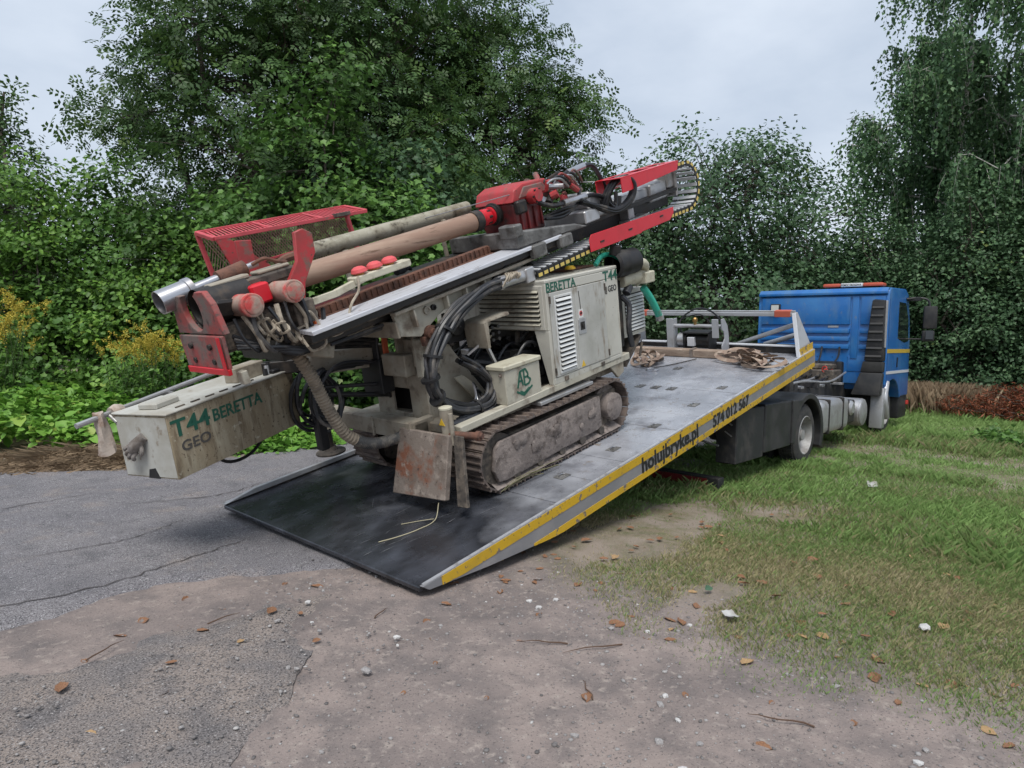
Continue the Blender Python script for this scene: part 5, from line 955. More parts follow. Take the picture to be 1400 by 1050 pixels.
for k in range(8): b = BXX(); b.cyl((.92+.03*(k % 4), .06+.04*(k//4)+.02*k*.5, HBX+.015), (.93+.03*(k % 4), .07+.03*(k//4)+.02*k*.5, HBX+.06+.02*(k % 3)), .018, n=8); part(b, 'valve_stem', ('black', 'silver')[k % 2], boxo)
b = BXX(); b.box(.96, 1.10, .02, .12, HBX+.015, HBX+.045); part(b, 'valve_block', 'black', boxo, .008)
text('T44', .155, bx(.015, -.0015, .27), tuple(bu), tuple(bz), 'green', 'lettering', boxo, .02, .30)
text('BERETTA', .115, bx(.335, -.0015, .275), tuple(bu), tuple(bz), 'green', 'lettering', boxo, .02, .45)
text('GEO', .095, bx(.06, -.0015, .165), tuple(bu), tuple(bz), 'greydark', 'lettering', boxo, .02, .235)
b = MB(); P = [bx(LB-.25, .2, HBX+.02), (.55, 1.72, 1.10), (.95, 1.62, 1.08), (1.15, 1.55, 1.05)]
b.bar(P[1], (1.12, 1.56, 1.07), .12, .17); part(b, 'carrier_arm', 'beige_dirty', RG, .008)
b = MB(); b.bar(bx(.95, .2, HBX+.05), (.62, 1.70, 1.10), .09, .10); part(b, 'carrier_link', 'dark', RG, .006)
b = BXX(); b.cyl((-.22, WB+.05, HBX-.005), (1.0, WB+.06, HBX+.05), .018, n=10); b.box(.45, .47, WB, WB+.06, HBX-.03, HBX+.02); b.cyl((.0, WB+.05, HBX+.0), (.0, WB-.02, HBX-.05), .012, n=8); part(b, 'grab_rail', 'silver', boxo)
b = BXX(); t = np.linspace(0, math.pi, 14); b.tube([(.62+.20*math.cos(q), .12, -.10*math.sin(q)) for q in t], .012, 7); part(b, 'drip_hose', 'rubber', boxo)
b = MB(); b.box(.50, .58, 1.66, 1.74, .42, .80); b.cyl((.6, 1.6, .86), (1.1, 1.5, .74), .02); b.cyl((.58, 1.62, .92), (1.1, 1.45, .84), .016); part(b, 'inner_strut', 'black', RG, .01)

# ---------------- loose things carried on the rig
cs1 = MM(); cs1.cyl((.05, 1.25, .268), (2.0, 1.25, .255), .0775, n=30); cs1.cyl((2.0, 1.25, .255), (2.08, 1.25, .255), .086, n=30)
def loose(name, label, cat, off, group=None): return thing(name, label, cat, BED, off, group)
t = loose('casing_pipe', 'brown steel casing pipe screwed into the red rotary head', 'pipe', MT(.1, 1.25, .2))
b = MM(); b.cyl((.02, 1.25, .270), (2.0, 1.25, .255), .077, n=30); b.build('pipe', 'casing', t)
b = MM(); b.lathe((1.985, 1.25, .255), (1,0,0), [(0,.078),(.002,.087),(.075,.087),(.08,.06)], 30); b.build('collar', 'dark', t)
t = loose('casing_pipe', 'stained grey casing pipe lying behind the brown one', 'pipe', MT(.75, 1.62, .36))
b = MM(); b.lathe((.72, 1.62, .37), (1,0,-.02), [(0,.058),(1.60,.058),(1.60,.05),(1.55,.05)], 28, False); b.lathe((.72, 1.62, .37), (-1,0,.02), [(-.01,.058),(.02,.055),(.02,.04),(.05,.04),(.055,.05),(.09,.05),(.09,0)], 28, False); b.build('pipe', 'oldpipe', t)
for a_ in (.95, 1.95): b = MM(); b.box(a_, a_+.03, 1.60, 1.63, -.005, .31); b.box(a_, a_+.03, 1.54, 1.70, .285, .31); part(b, 'pipe_rest', 'beige_dirty', mast, .004)
b = MM(); b.tube(smooth_path([(.44, 1.64, .34), (.52, 1.63, .37), (.64, 1.62, .372)]), .03, 8); b.build('end_hook', 'rustbar', t)
t = loose('coring_tool', 'bare steel coring tool with flared cup lying over the mast foot', 'drill tool', MT(-.2, 1.38, .37))
ax = Vector((.58, .0, .055)).normalized()
b = MM(); b.lathe((-.50, 1.36, .36), tuple(ax), [(0,.073),(.17,.073),(.175,.080),(.21,.080),(.215,.05),(.22,.03),(.22,0)], 28, False); b.lathe((-.50, 1.36, .36), tuple(ax), [(0,.073),(.0,.066),(.15,.066),(.15,0)], 28, False); b.build('cup', 'steel', t)
b = MM(); b.lathe((-.29, 1.36, .378), tuple(ax), [(0,.032),(.2,.032),(.2,.0)], 20, False); b.build('rod', 'steel', t)
b = MM(); b.lathe((.06, 1.36, .41), tuple(ax), [(-.01,.022),(.1,.022),(.11,0)], 16, False); b.build('rod_end', 'steel', t)
b = MM(); b.lathe((-.12, 1.36, .394), tuple(ax), [(0,.03),(.002,.05),(.19,.053),(.192,.03)], 22); b.build('coupling', 'rustbar', t)
# gloves and rag
def glove(label, base, fdir, updir, size, material, parentless=True):
    f = Vector(fdir).normalized(); u = Vector(updir).normalized(); s_ = f.cross(u).normalized(); o = Vector(base)
    t = loose('work_glove', label, 'glove', tuple(o)); b = MB()
    P = lambda a, c, h: tuple(o + f*(a*size) + s_*(c*size) + u*(h*size))
    b.tube([P(-.35, 0, .12), P(-.1, 0, .16), P(.2, 0, .18), P(.45, 0, .14)], [.2*size, .22*size, .27*size, .2*size], 12)
    for k, (c, L_) in enumerate(((-.21, .42), (-.07, .52), (.07, .5), (.2, .38))):
        b.tube(smooth_path([P(.35, c, .14), P(.35+L_*.5, c*1.25, .2), P(.35+L_*.85, c*1.35, .1), P(.35+L_, c*1.3, -.02)], 4), [.085*size]*11+[.07*size, .04*size], 8)
    b.tube(smooth_path([P(.0, -.18, .14), P(.15, -.38, .16), P(.38, -.42, .08)], 4), [.09*size]*8+[.05*size], 8)
    b.build('glove', material, t)
    return t
glove('muddy grey glove stuck on the end of the lettered box', bx(-.01, .27, .25), tuple(-bu*.35-bz*.75+bw_*.75), tuple(-bu), .155, 'glove')
glove('black work glove lying on the mast slide by the red domes', MT(1.22, 1.33, .05), (1, .3, .1), (0, 0, 1), .14, 'gloveblack')
t = loose('rag', 'stained pale rag hanging from the grab rail of the lettered box', 'rag', bx(-.06, WB+.05, HBX-.3))
b = MB(); n_ = 14; rows = 12; pts = []
for i in range(rows):
    for j in range(n_):
        q = 2*math.pi*j/n_; r_ = .028+.022*(i/rows)+.008*math.sin(3*q+i*.5); pts.append(bx(-.06+r_*math.cos(q)*1.1, WB+.05+r_*math.sin(q), HBX+.03-.30*i/rows-.01*math.sin(2*q)))
b.add(pts, [(i*n_+j, i*n_+(j+1) % n_, (i+1)*n_+(j+1) % n_, (i+1)*n_+j) for i in range(rows-1) for j in range(n_)]+[tuple(range(n_))[::-1], tuple(range((rows-1)*n_, rows*n_))]); b.build('cloth', 'rag', t)
b = BXX(); b.tube([(.02, WB+.05, HBX-.005), (.06, WB+.05, HBX+.0), (.10, WB+.05, HBX+.0)], [.045, .055, .04], 12); b.build('knot', 'rag', t)

# ------------------------------------------------------------------ vegetation
def leaf_material(name, cols, rough=.5, trans=.28):
    Mt = bpy.data.materials.new(name); Mt.use_nodes = True; t = Mt.node_tree; n = t.nodes; l = t.links
    b = n['Principled BSDF']; b.inputs['Roughness'].default_value = rough; b.inputs['Specular IOR Level'].default_value = .35
    at = n.new('ShaderNodeAttribute'); at.attribute_name = 'tint'; rp = n.new('ShaderNodeValToRGB'); cr = rp.color_ramp
    while len(cr.elements) < len(cols): cr.elements.new(.5)
    for e, (p, c) in zip(cr.elements, cols): e.position = p; e.color = (*c, 1)
    l.new(at.outputs['Fac'], rp.inputs[0]); l.new(rp.outputs[0], b.inputs['Base Color'])
    tr = n.new('ShaderNodeBsdfTranslucent'); l.new(rp.outputs[0], tr.inputs[0]); ms = n.new('ShaderNodeMixShader'); ms.inputs[0].default_value = trans
    o = n['Material Output']; l.new(b.outputs[0], ms.inputs[1]); l.new(tr.outputs[0], ms.inputs[2]); l.new(ms.outputs[0], o.inputs[0])
    return Mt
M['leaf_deep'] = leaf_material('deep_green_leaves', [(0, (0.036, 0.074, 0.025)), (.55, (0.071, 0.140, 0.041)), (.85, (0.120, 0.205, 0.052)), (1, (0.220, 0.312, 0.066))])
M['leaf_mid'] = leaf_material('mid_green_leaves', [(0, (0.051, 0.105, 0.027)), (.5, (0.093, 0.200, 0.045)), (.85, (0.162, 0.304, 0.062)), (1, (0.271, 0.420, 0.088))])
M['leaf_bright'] = leaf_material('bright_green_leaves', [(0, (0.077, 0.166, 0.029)), (.5, (0.144, 0.311, 0.048)), (.85, (0.230, 0.420, 0.068)), (1, (0.345, 0.420, 0.097))])
M['leaf_vine'] = leaf_material('vine_leaves', [(0, (0.064, 0.131, 0.027)), (.5, (0.124, 0.253, 0.046)), (.85, (0.216, 0.382, 0.065)), (1, (0.365, 0.420, 0.085))])
M['leaf_grey'] = leaf_material('grey_green_leaves', [(0, (0.042, 0.086, 0.041)), (.5, (0.079, 0.153, 0.071)), (.9, (0.130, 0.224, 0.097)), (1, (0.230, 0.269, 0.065))])
M['leaf_birch'] = leaf_material('birch_leaves', [(0, (0.057, 0.118, 0.057)), (.5, (0.109, 0.207, 0.095)), (.92, (0.188, 0.312, 0.123)), (1, (0.420, 0.420, 0.104))])
M['leaf_gold'] = leaf_material('goldenrod_florets', [(0, (.36, .29, .04)), (.6, (.56, .45, .07)), (1, (.66, .55, .12))], .8, .2)
M['grassblade'] = leaf_material('grass_blades', [(0, (0.410, 0.353, 0.209)), (.2, (0.324, 0.302, 0.149)), (.38, (0.221, 0.268, 0.105)), (.72, (0.184, 0.302, 0.090)), (1, (0.270, 0.410, 0.132))], .6, .3)
M['straw'] = leaf_material('dry_grass', [(0, (.16, .11, .07)), (.6, (.30, .22, .14)), (1, (.42, .33, .22))], .8, .15)
M['needles'] = leaf_material('dead_brown_needles', [(0, (.12, .035, .018)), (.6, (.24, .075, .035)), (1, (.32, .13, .07))], .8, .15)
M['bark'] = mat('bark', (.075, .062, .05), .95, layers=[((.14, .12, .10), 6, .42, .66, .95, 5, (4, 4, .7)), ((.035, .03, .025), 14, .5, .7)], bump=(20, .7))
M['birchbark'] = mat('birch_bark', (.45, .44, .41), .85, layers=[((.06, .055, .05), 5, .55, .62, .9, 5, (.8, .8, 5)), ((.3, .28, .25), 9, .45, .7)], bump=(25, .4))

DIA = (np.array([(0,0,0),(.48,.27,.10),(1,0,-.06),(.48,-.27,.10)]), np.array([(0,2,1),(0,3,2)]))
DIAW = (np.array([(0,0,0),(.42,.36,.10),(1,0,-.08),(.42,-.36,.10)]), np.array([(0,2,1),(0,3,2)]))
OVAL = (np.array([(0,0,0),(.16,.36,.08),(.62,.34,.07),(1,0,-.1),(.62,-.34,.07),(.16,-.36,.08)]), np.array([(0,3,2,1),(0,5,4,3)]))
LOBE = (np.array([(0,0,0),(.02,.30,.05),(.45,.50,.05),(.52,.22,.03),(1.0,.0,-.08),(.52,-.22,.03),(.45,-.50,.05),(.02,-.30,.05)]), np.array([(0,4,3,2,1),(0,7,6,5,4)]))
_p = []; _f = []
for _k, (_x, _sd) in enumerate([(.18, 1), (.20, -1), (.44, 1), (.46, -1), (.70, 1), (.72, -1), (.78, 0)]):
    _L = .34 if _sd else .26; _d = np.array([.45, .9*_sd, -.12]) if _sd else np.array([1., 0, -.15]); _d = _d/np.linalg.norm(_d); _s = np.array([-_d[1], _d[0], 0]); _o = np.array([_x, 0, -.10*_x*_x])
    _p += [_o, _o+_d*_L*.5+_s*.088+[0, 0, .02], _o+_d*_L, _o+_d*_L*.5-_s*.088+[0, 0, .02]]; _f.append((_k*4, _k*4+1, _k*4+2, _k*4+3))
PINN = (np.array(_p), np.array(_f))
def norm(a): return a/(np.linalg.norm(a, axis=-1, keepdims=True)+1e-9)
def leaf_mesh(name, P, size, rs, material, tmpl=DIA, outward=None, upb=.8, droop=.25, tdir=None, tint=None):
    n = len(P); nrm = rs.normal(0, .55, (n, 3)); nrm[:, 2] += upb
    if outward is not None: nrm += outward*.65
    nrm = norm(nrm); d = rs.normal(0, 1, (n, 3)) if tdir is None else tdir + rs.normal(0, .35, (n, 3))
    if outward is not None and tdir is None: d += outward*.8
    d[:, 2] -= droop; d = norm(d - nrm*(d*nrm).sum(1, keepdims=True)); s = np.cross(nrm, d)
    T, F = tmpl; size = np.broadcast_to(size, (n,))[:, None, None]
    V = P[:, None] + (T[None, :, 0, None]*d[:, None] + T[None, :, 1, None]*s[:, None] + T[None, :, 2, None]*nrm[:, None])*size
    k = len(T); FF = (F[None] + (np.arange(n)*k)[:, None, None]).reshape(-1, F.shape[1])
    tt = np.clip(rs.beta(2.2, 2.6, n) if tint is None else tint, 0, 1)
    return np_mesh(name, V.reshape(-1, 3), FF, material, np.repeat(tt, len(F)), smooth=False)
def branches(b, p0, p1, r0, r1, rs, wob=.08, k=6, n=6):
    p0, p1 = np.array(p0, float), np.array(p1, float); L = np.linalg.norm(p1-p0); P = []
    off = rs.normal(0, wob*L, (k+1, 3)); off[0] = 0; off[-1] = 0; off[:, 2] += np.sin(np.linspace(0, math.pi, k+1))*wob*L*.8
    P = [p0+(p1-p0)*i/k+off[i]*math.sin(math.pi*i/k) for i in range(k+1)]
    b.tube(P, list(np.linspace(r0, r1, k+1)), n); return P
def tree(name, label, base, lobes, ncl, nl, ls, material, seed, trunk=.16, spread=.38, tmpl=DIA, cat='tree', group=None, bark='bark', inner=.45, fork=.35, low=None, tw=.35, sides=.0):
    """lobes: (x, y, z, rx, ry, rz) relative to the base; leaf sprays sit in the shell of each lobe"""
    rs = np.random.RandomState(seed); base = np.array(base, float); t = thing(name, label, cat, None, tuple(base), group)
    Lb = np.array(lobes, float); vol = (Lb[:, 3]*Lb[:, 4]+Lb[:, 4]*Lb[:, 5]+Lb[:, 3]*Lb[:, 5]); cnt = rs.multinomial(ncl, vol/vol.sum())
    b = MB(); zf = Lb[:, 2].min()*fork if low is None else low; zf = max(zf, .15)
    top = Lb[Lb[:, 2].argmax()]; cen = Lb[:, :3].mean(0); fk = np.array([cen[0]*.25, cen[1]*.25, zf])
    branches(b, base-[0, 0, .2], base+fk, trunk, trunk*.8, rs, .03, 5, 9)
    branches(b, base+fk, base+top[:3], trunk*.75, trunk*.18, rs, .06, 6, 7)
    PP, OO, clump_shade = [], [], []
    for L, c in zip(Lb, cnt):
        ctr = base+L[:3]; branches(b, base+fk*[1, 1, rs.uniform(.8, 1.3)], ctr, trunk*.5, trunk*.15, rs, .07, 6, 6)
        dr = norm(rs.normal(0, 1, (c, 3))); rad = inner+(1-inner)*rs.rand(c)**.55
        rad *= 1+.16*np.sin(dr[:, 0]*5+seed)*np.cos(dr[:, 1]*6+dr[:, 2]*5)+.07*np.clip(rs.normal(0, 1, c), -2, 1.3); rad = np.minimum(rad, 1.12)
        C = ctr+dr*rad[:, None]*L[3:]; ok = C[:, 2] > base[2]+.15; C, dr2 = C[ok], dr[ok]
        for i in np.nonzero(rs.rand(len(C)) < tw)[0]: branches(b, ctr+(C[i]-ctr)*.15, C[i], trunk*.10, .006, rs, .06, 3, 3)
        m_ = nl; J = np.clip(rs.normal(0, 1, (len(C), m_, 3)), -1.7, 1.7)*spread; J[..., 2] *= .55
        along = rs.uniform(-.7, .9, (len(C), m_, 1))*spread*1.1
        dd = norm(dr2*[1, 1, .4]+rs.normal(0, .4, (len(C), 3))); Pp = C[:, None]+J*.75+dd[:, None]*along; Pp[..., 2] -= (np.linalg.norm(J, axis=2)*.25)
        PP.append(Pp.reshape(-1, 3)); OO.append(np.repeat(norm(dr2*[1, 1, .6]), m_, 0)); clump_shade.append(np.repeat(rs.beta(1.5, 2.0, len(C)), m_))
    P = np.concatenate(PP); O = np.concatenate(OO); T = np.concatenate(clump_shade)
    ok = P[:, 2] > base[2]+.04; P, O, T = P[ok], O[ok], T[ok]
    tint = np.clip(.72*T+.30*rs.rand(len(P)), 0, 1)  # light and dark clumps painted per spray, standing in for shaded gaps
    off = -base
    me = leaf_mesh('crown', P-0, ls*rs.uniform(.65, 1.25, len(P)), rs, material, tmpl, O, tint=tint)
    obj('crown', me, t); b.build('trunk', bark, t)
    return t
def at(u, d, ux=0):        # spot on the ground: angle u (tangent to the right of the view axis) and distance d along it
    x = CAM[0]+d*(.744+.668*u); y = CAM[1]+d*(.668-.744*u); return (x, y, float(gh(x, y)))
def lob(d, L):             # lobe offsets given as right, away, up
    return [(r*.668+a*.744, -r*.744+a*.668, z, rx, rx, rz) for r, a, z, rx, rz in L]

BG = 'trees and thickets along the road'
# tall trees on the left
tree('broadleaf_tree', 'tall dark broadleaf tree leaning over the road behind the red mesh guard', at(-.36, 14.5), lob(0, [(0, 0, 6.6, 2.6, 2.0), (-1.2, -.3, 7.8, 1.7, 1.3), (1.9, .2, 6.9, 2.2, 2.0), (.4, -.8, 4.6, 2.4, 1.5), (-2.7, 0, 6.1, 1.3, .8), (2.6, -.5, 4.9, 1.9, 1.4), (.6, 0, 9.0, 2.6, 1.6), (-.9, -.6, 3.4, 1.9, 1.2)]), 1300, 11, .32, M['leaf_deep'], 11, .24, .36, PINN, group=BG)
tree('broadleaf_tree', 'tall feathery-leaved tree whose crown rises above the rotary head', at(-.06, 16.5), lob(0, [(0, 0, 6.2, 2.6, 2.4), (1.7, -.3, 6.9, 1.5, .9), (1.9, 0, 4.9, 1.7, .9), (-1.6, 0, 8.6, 2.3, 1.6), (.2, 0, 8.6, 1.6, 1.2), (.4, -.5, 3.6, 2.5, 1.6), (2.0, 0, 7.3, .9, .35), (2.3, .2, 5.6, .8, .4), (-1.8, -.4, 5.2, 2.0, 1.8)]), 1250, 11, .32, M['leaf_deep'], 12, .24, .36, PINN, group=BG)
tree('broadleaf_tree', 'dark broadleaf tree standing behind the tall pair', at(-.24, 19), lob(0, [(0, 0, 6, 3, 2.6), (2, 0, 4.5, 2.4, 2), (-2, 0, 4.5, 2.6, 2.2), (0, 0, 3, 3, 1.8)]), 420, 11, .42, M['leaf_deep'], 13, .22, .5, PINN, group=BG)
tree('conifer', 'dark spindly conifer rising over the vine thicket', at(-.74, 17), lob(0, [(0, 0, 3.0, 1.5, 1.2), (0, 0, 4.4, 1.1, 1.0), (.0, 0, 5.6, .75, .8), (.0, 0, 6.6, .42, .7), (.0, 0, 7.3, .2, .5)]), 300, 30, .13, M['leaf_deep'], 14, .14, .28, group=BG)
tree('sapling', 'light green maple sapling above the far casing pipe', at(-.13, 11.6), lob(0, [(-.6, 0, 3.1, 1.2, .9), (.4, -.2, 2.5, 1.1, .9), (1.0, 0, 1.9, .9, .8), (-1.4, .2, 3.7, .9, .7), (-.3, -.3, 1.4, 1.2, .8), (.2, 0, 3.4, .6, .4), (1.3, 0, 2.6, .5, .35)]), 300, 34, .112, M['leaf_mid'], 15, .06, .30, LOBE, group=BG, tw=.5)
tree('sapling', 'maple sapling with a pale leading shoot behind the mesh guard', at(-.29, 12), lob(0, [(0, 0, 4.4, 1.0, 1.1), (.35, 0, 5.8, .45, .6), (-.2, 0, 5.3, .5, .5), (-.8, 0, 3.3, 1.3, 1.0), (.7, -.2, 3.0, 1.1, .9), (1.1, 0, 4.2, .6, .5), (0, -.3, 1.7, 1.4, 1.0)]), 330, 34, .115, M['leaf_mid'], 16, .06, .30, LOBE, group=BG, tw=.5)
tree('sapling', 'broad dusty maple bush behind the storage rack of the mast', at(-.19, 12.6), lob(0, [(0, 0, 3.2, 1.4, 1.1), (1.0, 0, 3.7, 1.0, .7), (-.9, 0, 4.2, 1.0, .8), (.4, 0, 4.7, .6, .5), (0, -.2, 1.5, 1.6, 1.0)]), 260, 34, .115, M['leaf_grey'], 17, .06, .34, LOBE, group=BG, tw=.4)
for k, (u, d, h, mm, lab) in enumerate([(-.72, 12.4, 4.6, 'leaf_vine', 'tall vine-smothered thicket beside the dry grass bank'), (-.61, 12.9, 4.7, 'leaf_mid', 'vine thicket with hanging leaf curtains below the conifer'), (-.50, 12.3, 3.5, 'leaf_vine', 'rounded vine thicket left of the coring tool'), (-.42, 12.6, 3.8, 'leaf_mid', 'dense leafy thicket right behind the red mesh guard'), (-.82, 13.4, 5.6, 'leaf_mid', 'tall leafy thicket at the far end of the road bank')]):
    tree('thicket', lab, at(u, d), lob(0, [(0, 0, h*.78, .95, h*.22), (-.5, -.2, h*.5, 1.1, h*.25), (.55, 0, h*.52, 1.0, h*.28), (0, -.4, h*.24, 1.35, h*.26), (.3, .1, h*.9, .5, h*.14)] + [(random.uniform(-1.2, 1.2), random.uniform(-.9, .1), h*random.uniform(.2, .95), random.uniform(.28, .5), random.uniform(.2, .5)) for _ in range(9)]), 360, 34, .098 if k % 2 else .088, M[mm], 30+k, .06, .24, LOBE if k % 2 else OVAL, 'thicket', BG, tw=.3)
for k, (u, d, h, mm, lab) in enumerate([(-.30, 11.6, 1.6, 'leaf_mid', 'low dark shrub behind the mast foot'), (-.16, 11.8, 1.7, 'leaf_deep', 'low dark shrub behind the tower of the rig'), (-.02, 12, 2.0, 'leaf_deep', 'dark shrub beyond the power pack hood'), (.10, 12.5, 2.0, 'leaf_deep', 'dark shrub beyond the air cleaner')]):
    tree('shrub', lab, at(u, d), lob(0, [(0, 0, h*.6, 1.1, h*.4), (-.8, 0, h*.4, .9, h*.35), (.8, 0, h*.4, .9, h*.35)]), 120, 30, .12, M[mm], 50+k, .04, .3, OVAL, 'shrub', BG, tw=.3)
# middle and right
tree('broadleaf_tree', 'rounded grey-green tree with sky showing through, beyond the mast top', at(.30, 20), lob(0, [(0, 0, 5.8, 2.6, 2.0), (-1.6, 0, 4.6, 2.0, 1.7), (2.0, 0, 4.8, 2.1, 1.8), (.3, 0, 3.0, 3.0, 1.5), (-2.6, 0, 5.4, 1.2, .9), (1.1, 0, 6.6, 1.4, .8), (3.0, 0, 3.6, 1.3, 1.3)]), 900, 34, .13, M['leaf_grey'], 21, .2, .38, DIAW, inner=.6, group=BG)
tree('broadleaf_tree', 'smaller grey-green tree between the tall pair and the rounded tree', at(.14, 20), lob(0, [(0, 0, 4.6, 1.6, 1.4), (-1.2, 0, 3.6, 1.6, 1.4), (1.0, 0, 3.4, 1.6, 1.4), (0, 0, 2, 2.2, 1.3)]), 380, 28, .16, M['leaf_grey'], 22, .16, .42, group=BG)
for k, (u, d, h, lab) in enumerate([(.42, 27, 5.6, 'olive tree seen over the cab roof'), (.50, 30, 6.6, 'thin distant tree beside the weeping birch'), (.24, 27, 5.0, 'dark tree deep in the wood behind the headboard'), (.06, 26, 5.5, 'dark tree deep in the wood behind the mast')]):
    tree('broadleaf_tree', lab, at(u, d), lob(0, [(0, 0, h*.7, 2.0, h*.28), (-1.6, 0, h*.45, 1.8, h*.28), (1.6, 0, h*.45, 1.8, h*.28), (0, 0, h*.25, 2.6, h*.25)]), 230, 26, .24, M['leaf_grey' if k < 2 else 'leaf_deep'], 60+k, .16, .55, group=BG)
for k, (u, d, h, lab) in enumerate([(.66, 23, 11.0, 'tall ash-grey tree filling in behind the first birch'), (.80, 21, 11.5, 'tall ash-grey tree filling in behind the second birch')]):
    tree('broadleaf_tree', lab, at(u, d), lob(0, [(0, 0, h*.78, 1.7, h*.2), (-.9, 0, h*.55, 1.6, h*.2), (1.2, 0, h*.55, 1.8, h*.2), (0, 0, h*.32, 2.2, h*.2)]), 460, 26, .23, M['leaf_grey'], 66+k, .18, .5, group=BG)
hd_ = [(.46, 20.5, 3.6), (.53, 19.0, 5.2), (.60, 18.4, 4.3), (.67, 17.4, 6.0), (.74, 17.0, 4.6), (.82, 16.2, 6.6), (.90, 15.5, 5.6)]
hl = ['hornbeam bush directly behind the cab roof', 'hornbeam bush beside the cab mirror', 'hornbeam bush above the dry grass beyond the cab', 'dense hornbeam bush behind the near end of the red-brown brush', 'dense hornbeam bush behind the middle of the red-brown brush', 'dense hornbeam bush behind the thick end of the red-brown brush', 'dense hornbeam bush past the red-brown brush pile']
for k, ((u, d, h), lab) in enumerate(zip(hd_, hl)):
    tree('hornbeam_bush', lab, at(u, d), lob(0, [(0, 0, h*.75, 1.0, h*.26), (-.6, -.1, h*.5, 1.1, h*.28), (.6, .1, h*.5, 1.1, h*.28), (0, -.35, h*.22, 1.35, h*.24)] + [(random.uniform(-1.1, 1.1), random.uniform(-.8, .1), h*random.uniform(.2, .95), random.uniform(.28, .5), random.uniform(.2, .45)) for _ in range(8)]), 400, 34, .098, M['leaf_grey'], 70+k, .07, .27, DIAW, 'bush', BG, tw=.25)
def birch(label, base, H, Rr, nst, seed):
    rs = np.random.RandomState(seed); base = np.array(base, float); t = thing('birch_tree', label, 'tree', None, tuple(base), BG); b = MB()
    T = branches(b, base-[0, 0, .2], base+[.2, .1, H], .17, .02, rs, .02, 9, 10); P, O, D = [], [], []
    arms = []
    for k in range(44):
        h = rs.uniform(.22, .98)*H; a = rs.uniform(0, 6.28); L = Rr*(1.05-.65*abs(h/H-.45))*rs.uniform(.5, 1)
        e = base+np.array([math.cos(a)*L, math.sin(a)*L, h+L*.35]); arms.append(branches(b, base+np.array([.2*h/H, .1*h/H, h]), e, .035, .008, rs, .10, 6, 5))
    for k in range(nst):
        A = arms[rs.randint(len(arms))]; f = rs.uniform(.25, 1); q = f*(len(A)-1); i = min(int(q), len(A)-2); s0 = A[i]+(A[i+1]-A[i])*(q-i)+rs.normal(0, .12, 3)
        L = rs.uniform(.7, 2.3); sw = rs.normal(0, .16, 2); m_ = int(L*17); tt = np.linspace(0, 1, m_)
        S = s0+np.stack([sw[0]*tt+.15*math.cos(k)*np.sqrt(tt), sw[1]*tt+.15*math.sin(k)*np.sqrt(tt), .12*np.sin(tt*3)-L*tt], 1)
        if k % 4 == 0: b.tube([S[0], S[m_//2], S[-1]], [.006, .004, .002], 3)
        P.append(S+rs.normal(0, .045, S.shape))
    P = np.concatenate(P); P = P[P[:, 2] > base[2]+.6]; tint = rs.beta(2.2, 3, len(P))
    td = np.tile([[0, 0, -1.]], (len(P), 1))
    obj('crown', leaf_mesh('crown', P, .125*rs.uniform(.55, 1.3, len(P)), rs, M['leaf_birch'], DIAW, None, .1, .4, td, tint), t); b.build('trunk', 'birchbark', t)
    return t
birch('weeping birch with hanging strands towering over the hornbeam bushes', at(.645, 19.5), 12.5, 3.2, 2700, 81)
birch('second weeping birch further along past the brush pile', at(.80, 17.5), 12.0, 3.0, 1700, 82)
# wood closing the view: one mass nobody could count
rs = np.random.RandomState(90); PP = []
for u, d, h in [(u_, 30+6*math.sin(u_*9), 4.2+1.0*math.sin(u_*13)+(1.2 if u_ < -.1 else 0)) for u_ in np.linspace(-1.3, 1.5, 60)]:
    c = np.array(at(u, d)); n_ = 600; q = rs.normal(0, 1, (n_, 3))*[1.4, 1.4, .0]; q[:, 2] = h*rs.rand(n_)**.8*(1-.25*rs.rand(n_)); PP.append(c+q)
P = np.concatenate(PP); o = obj('distant_wood', leaf_mesh('distant_wood', P, .45*rs.uniform(.6, 1.3, len(P)), rs, M['leaf_deep'], DIA, tint=rs.beta(2, 4, len(P))))
tag(o, 'dark far wood closing the view behind the trees', 'wood', None, 'stuff')

# ground cover on the left bank
rs = np.random.RandomState(91); n_ = 38000
U = rs.uniform(-.98, .14, n_); D = rs.uniform(8.1, 12.6, n_); X = CAM[0]+D*(.744+.668*U); Y = CAM[1]+D*(.668-.744*U)
edge = 6.15+.35*wav(X*1.3, Y)-.55*np.clip(X+.2, 0, 2.0); ok = (Y > edge+.1*rs.normal(0, 1, n_)); X, Y = X[ok], Y[ok]
clump = .5+.5*np.sin(X*2.1+1.3*np.sin(Y*1.7))*np.cos(Y*2.3+X); hh = (.14+.26*clump)*rs.uniform(.35, 1, len(X))*np.clip((Y-edge[ok])*.7+.25, .25, 2.0)
P = np.stack([X, Y, gh(X, Y)+hh], 1); tint = np.clip(.25+.45*clump+rs.normal(0, .16, len(X)), 0, 1)
tag(obj('ground_cover', leaf_mesh('ground_cover', P, .12*rs.gamma(6, .12, len(P)), rs, M['leaf_bright'], OVAL, None, 1.1, .1, tint=tint)), 'bright green leafy weeds covering the road bank', 'weeds', None, 'stuff')
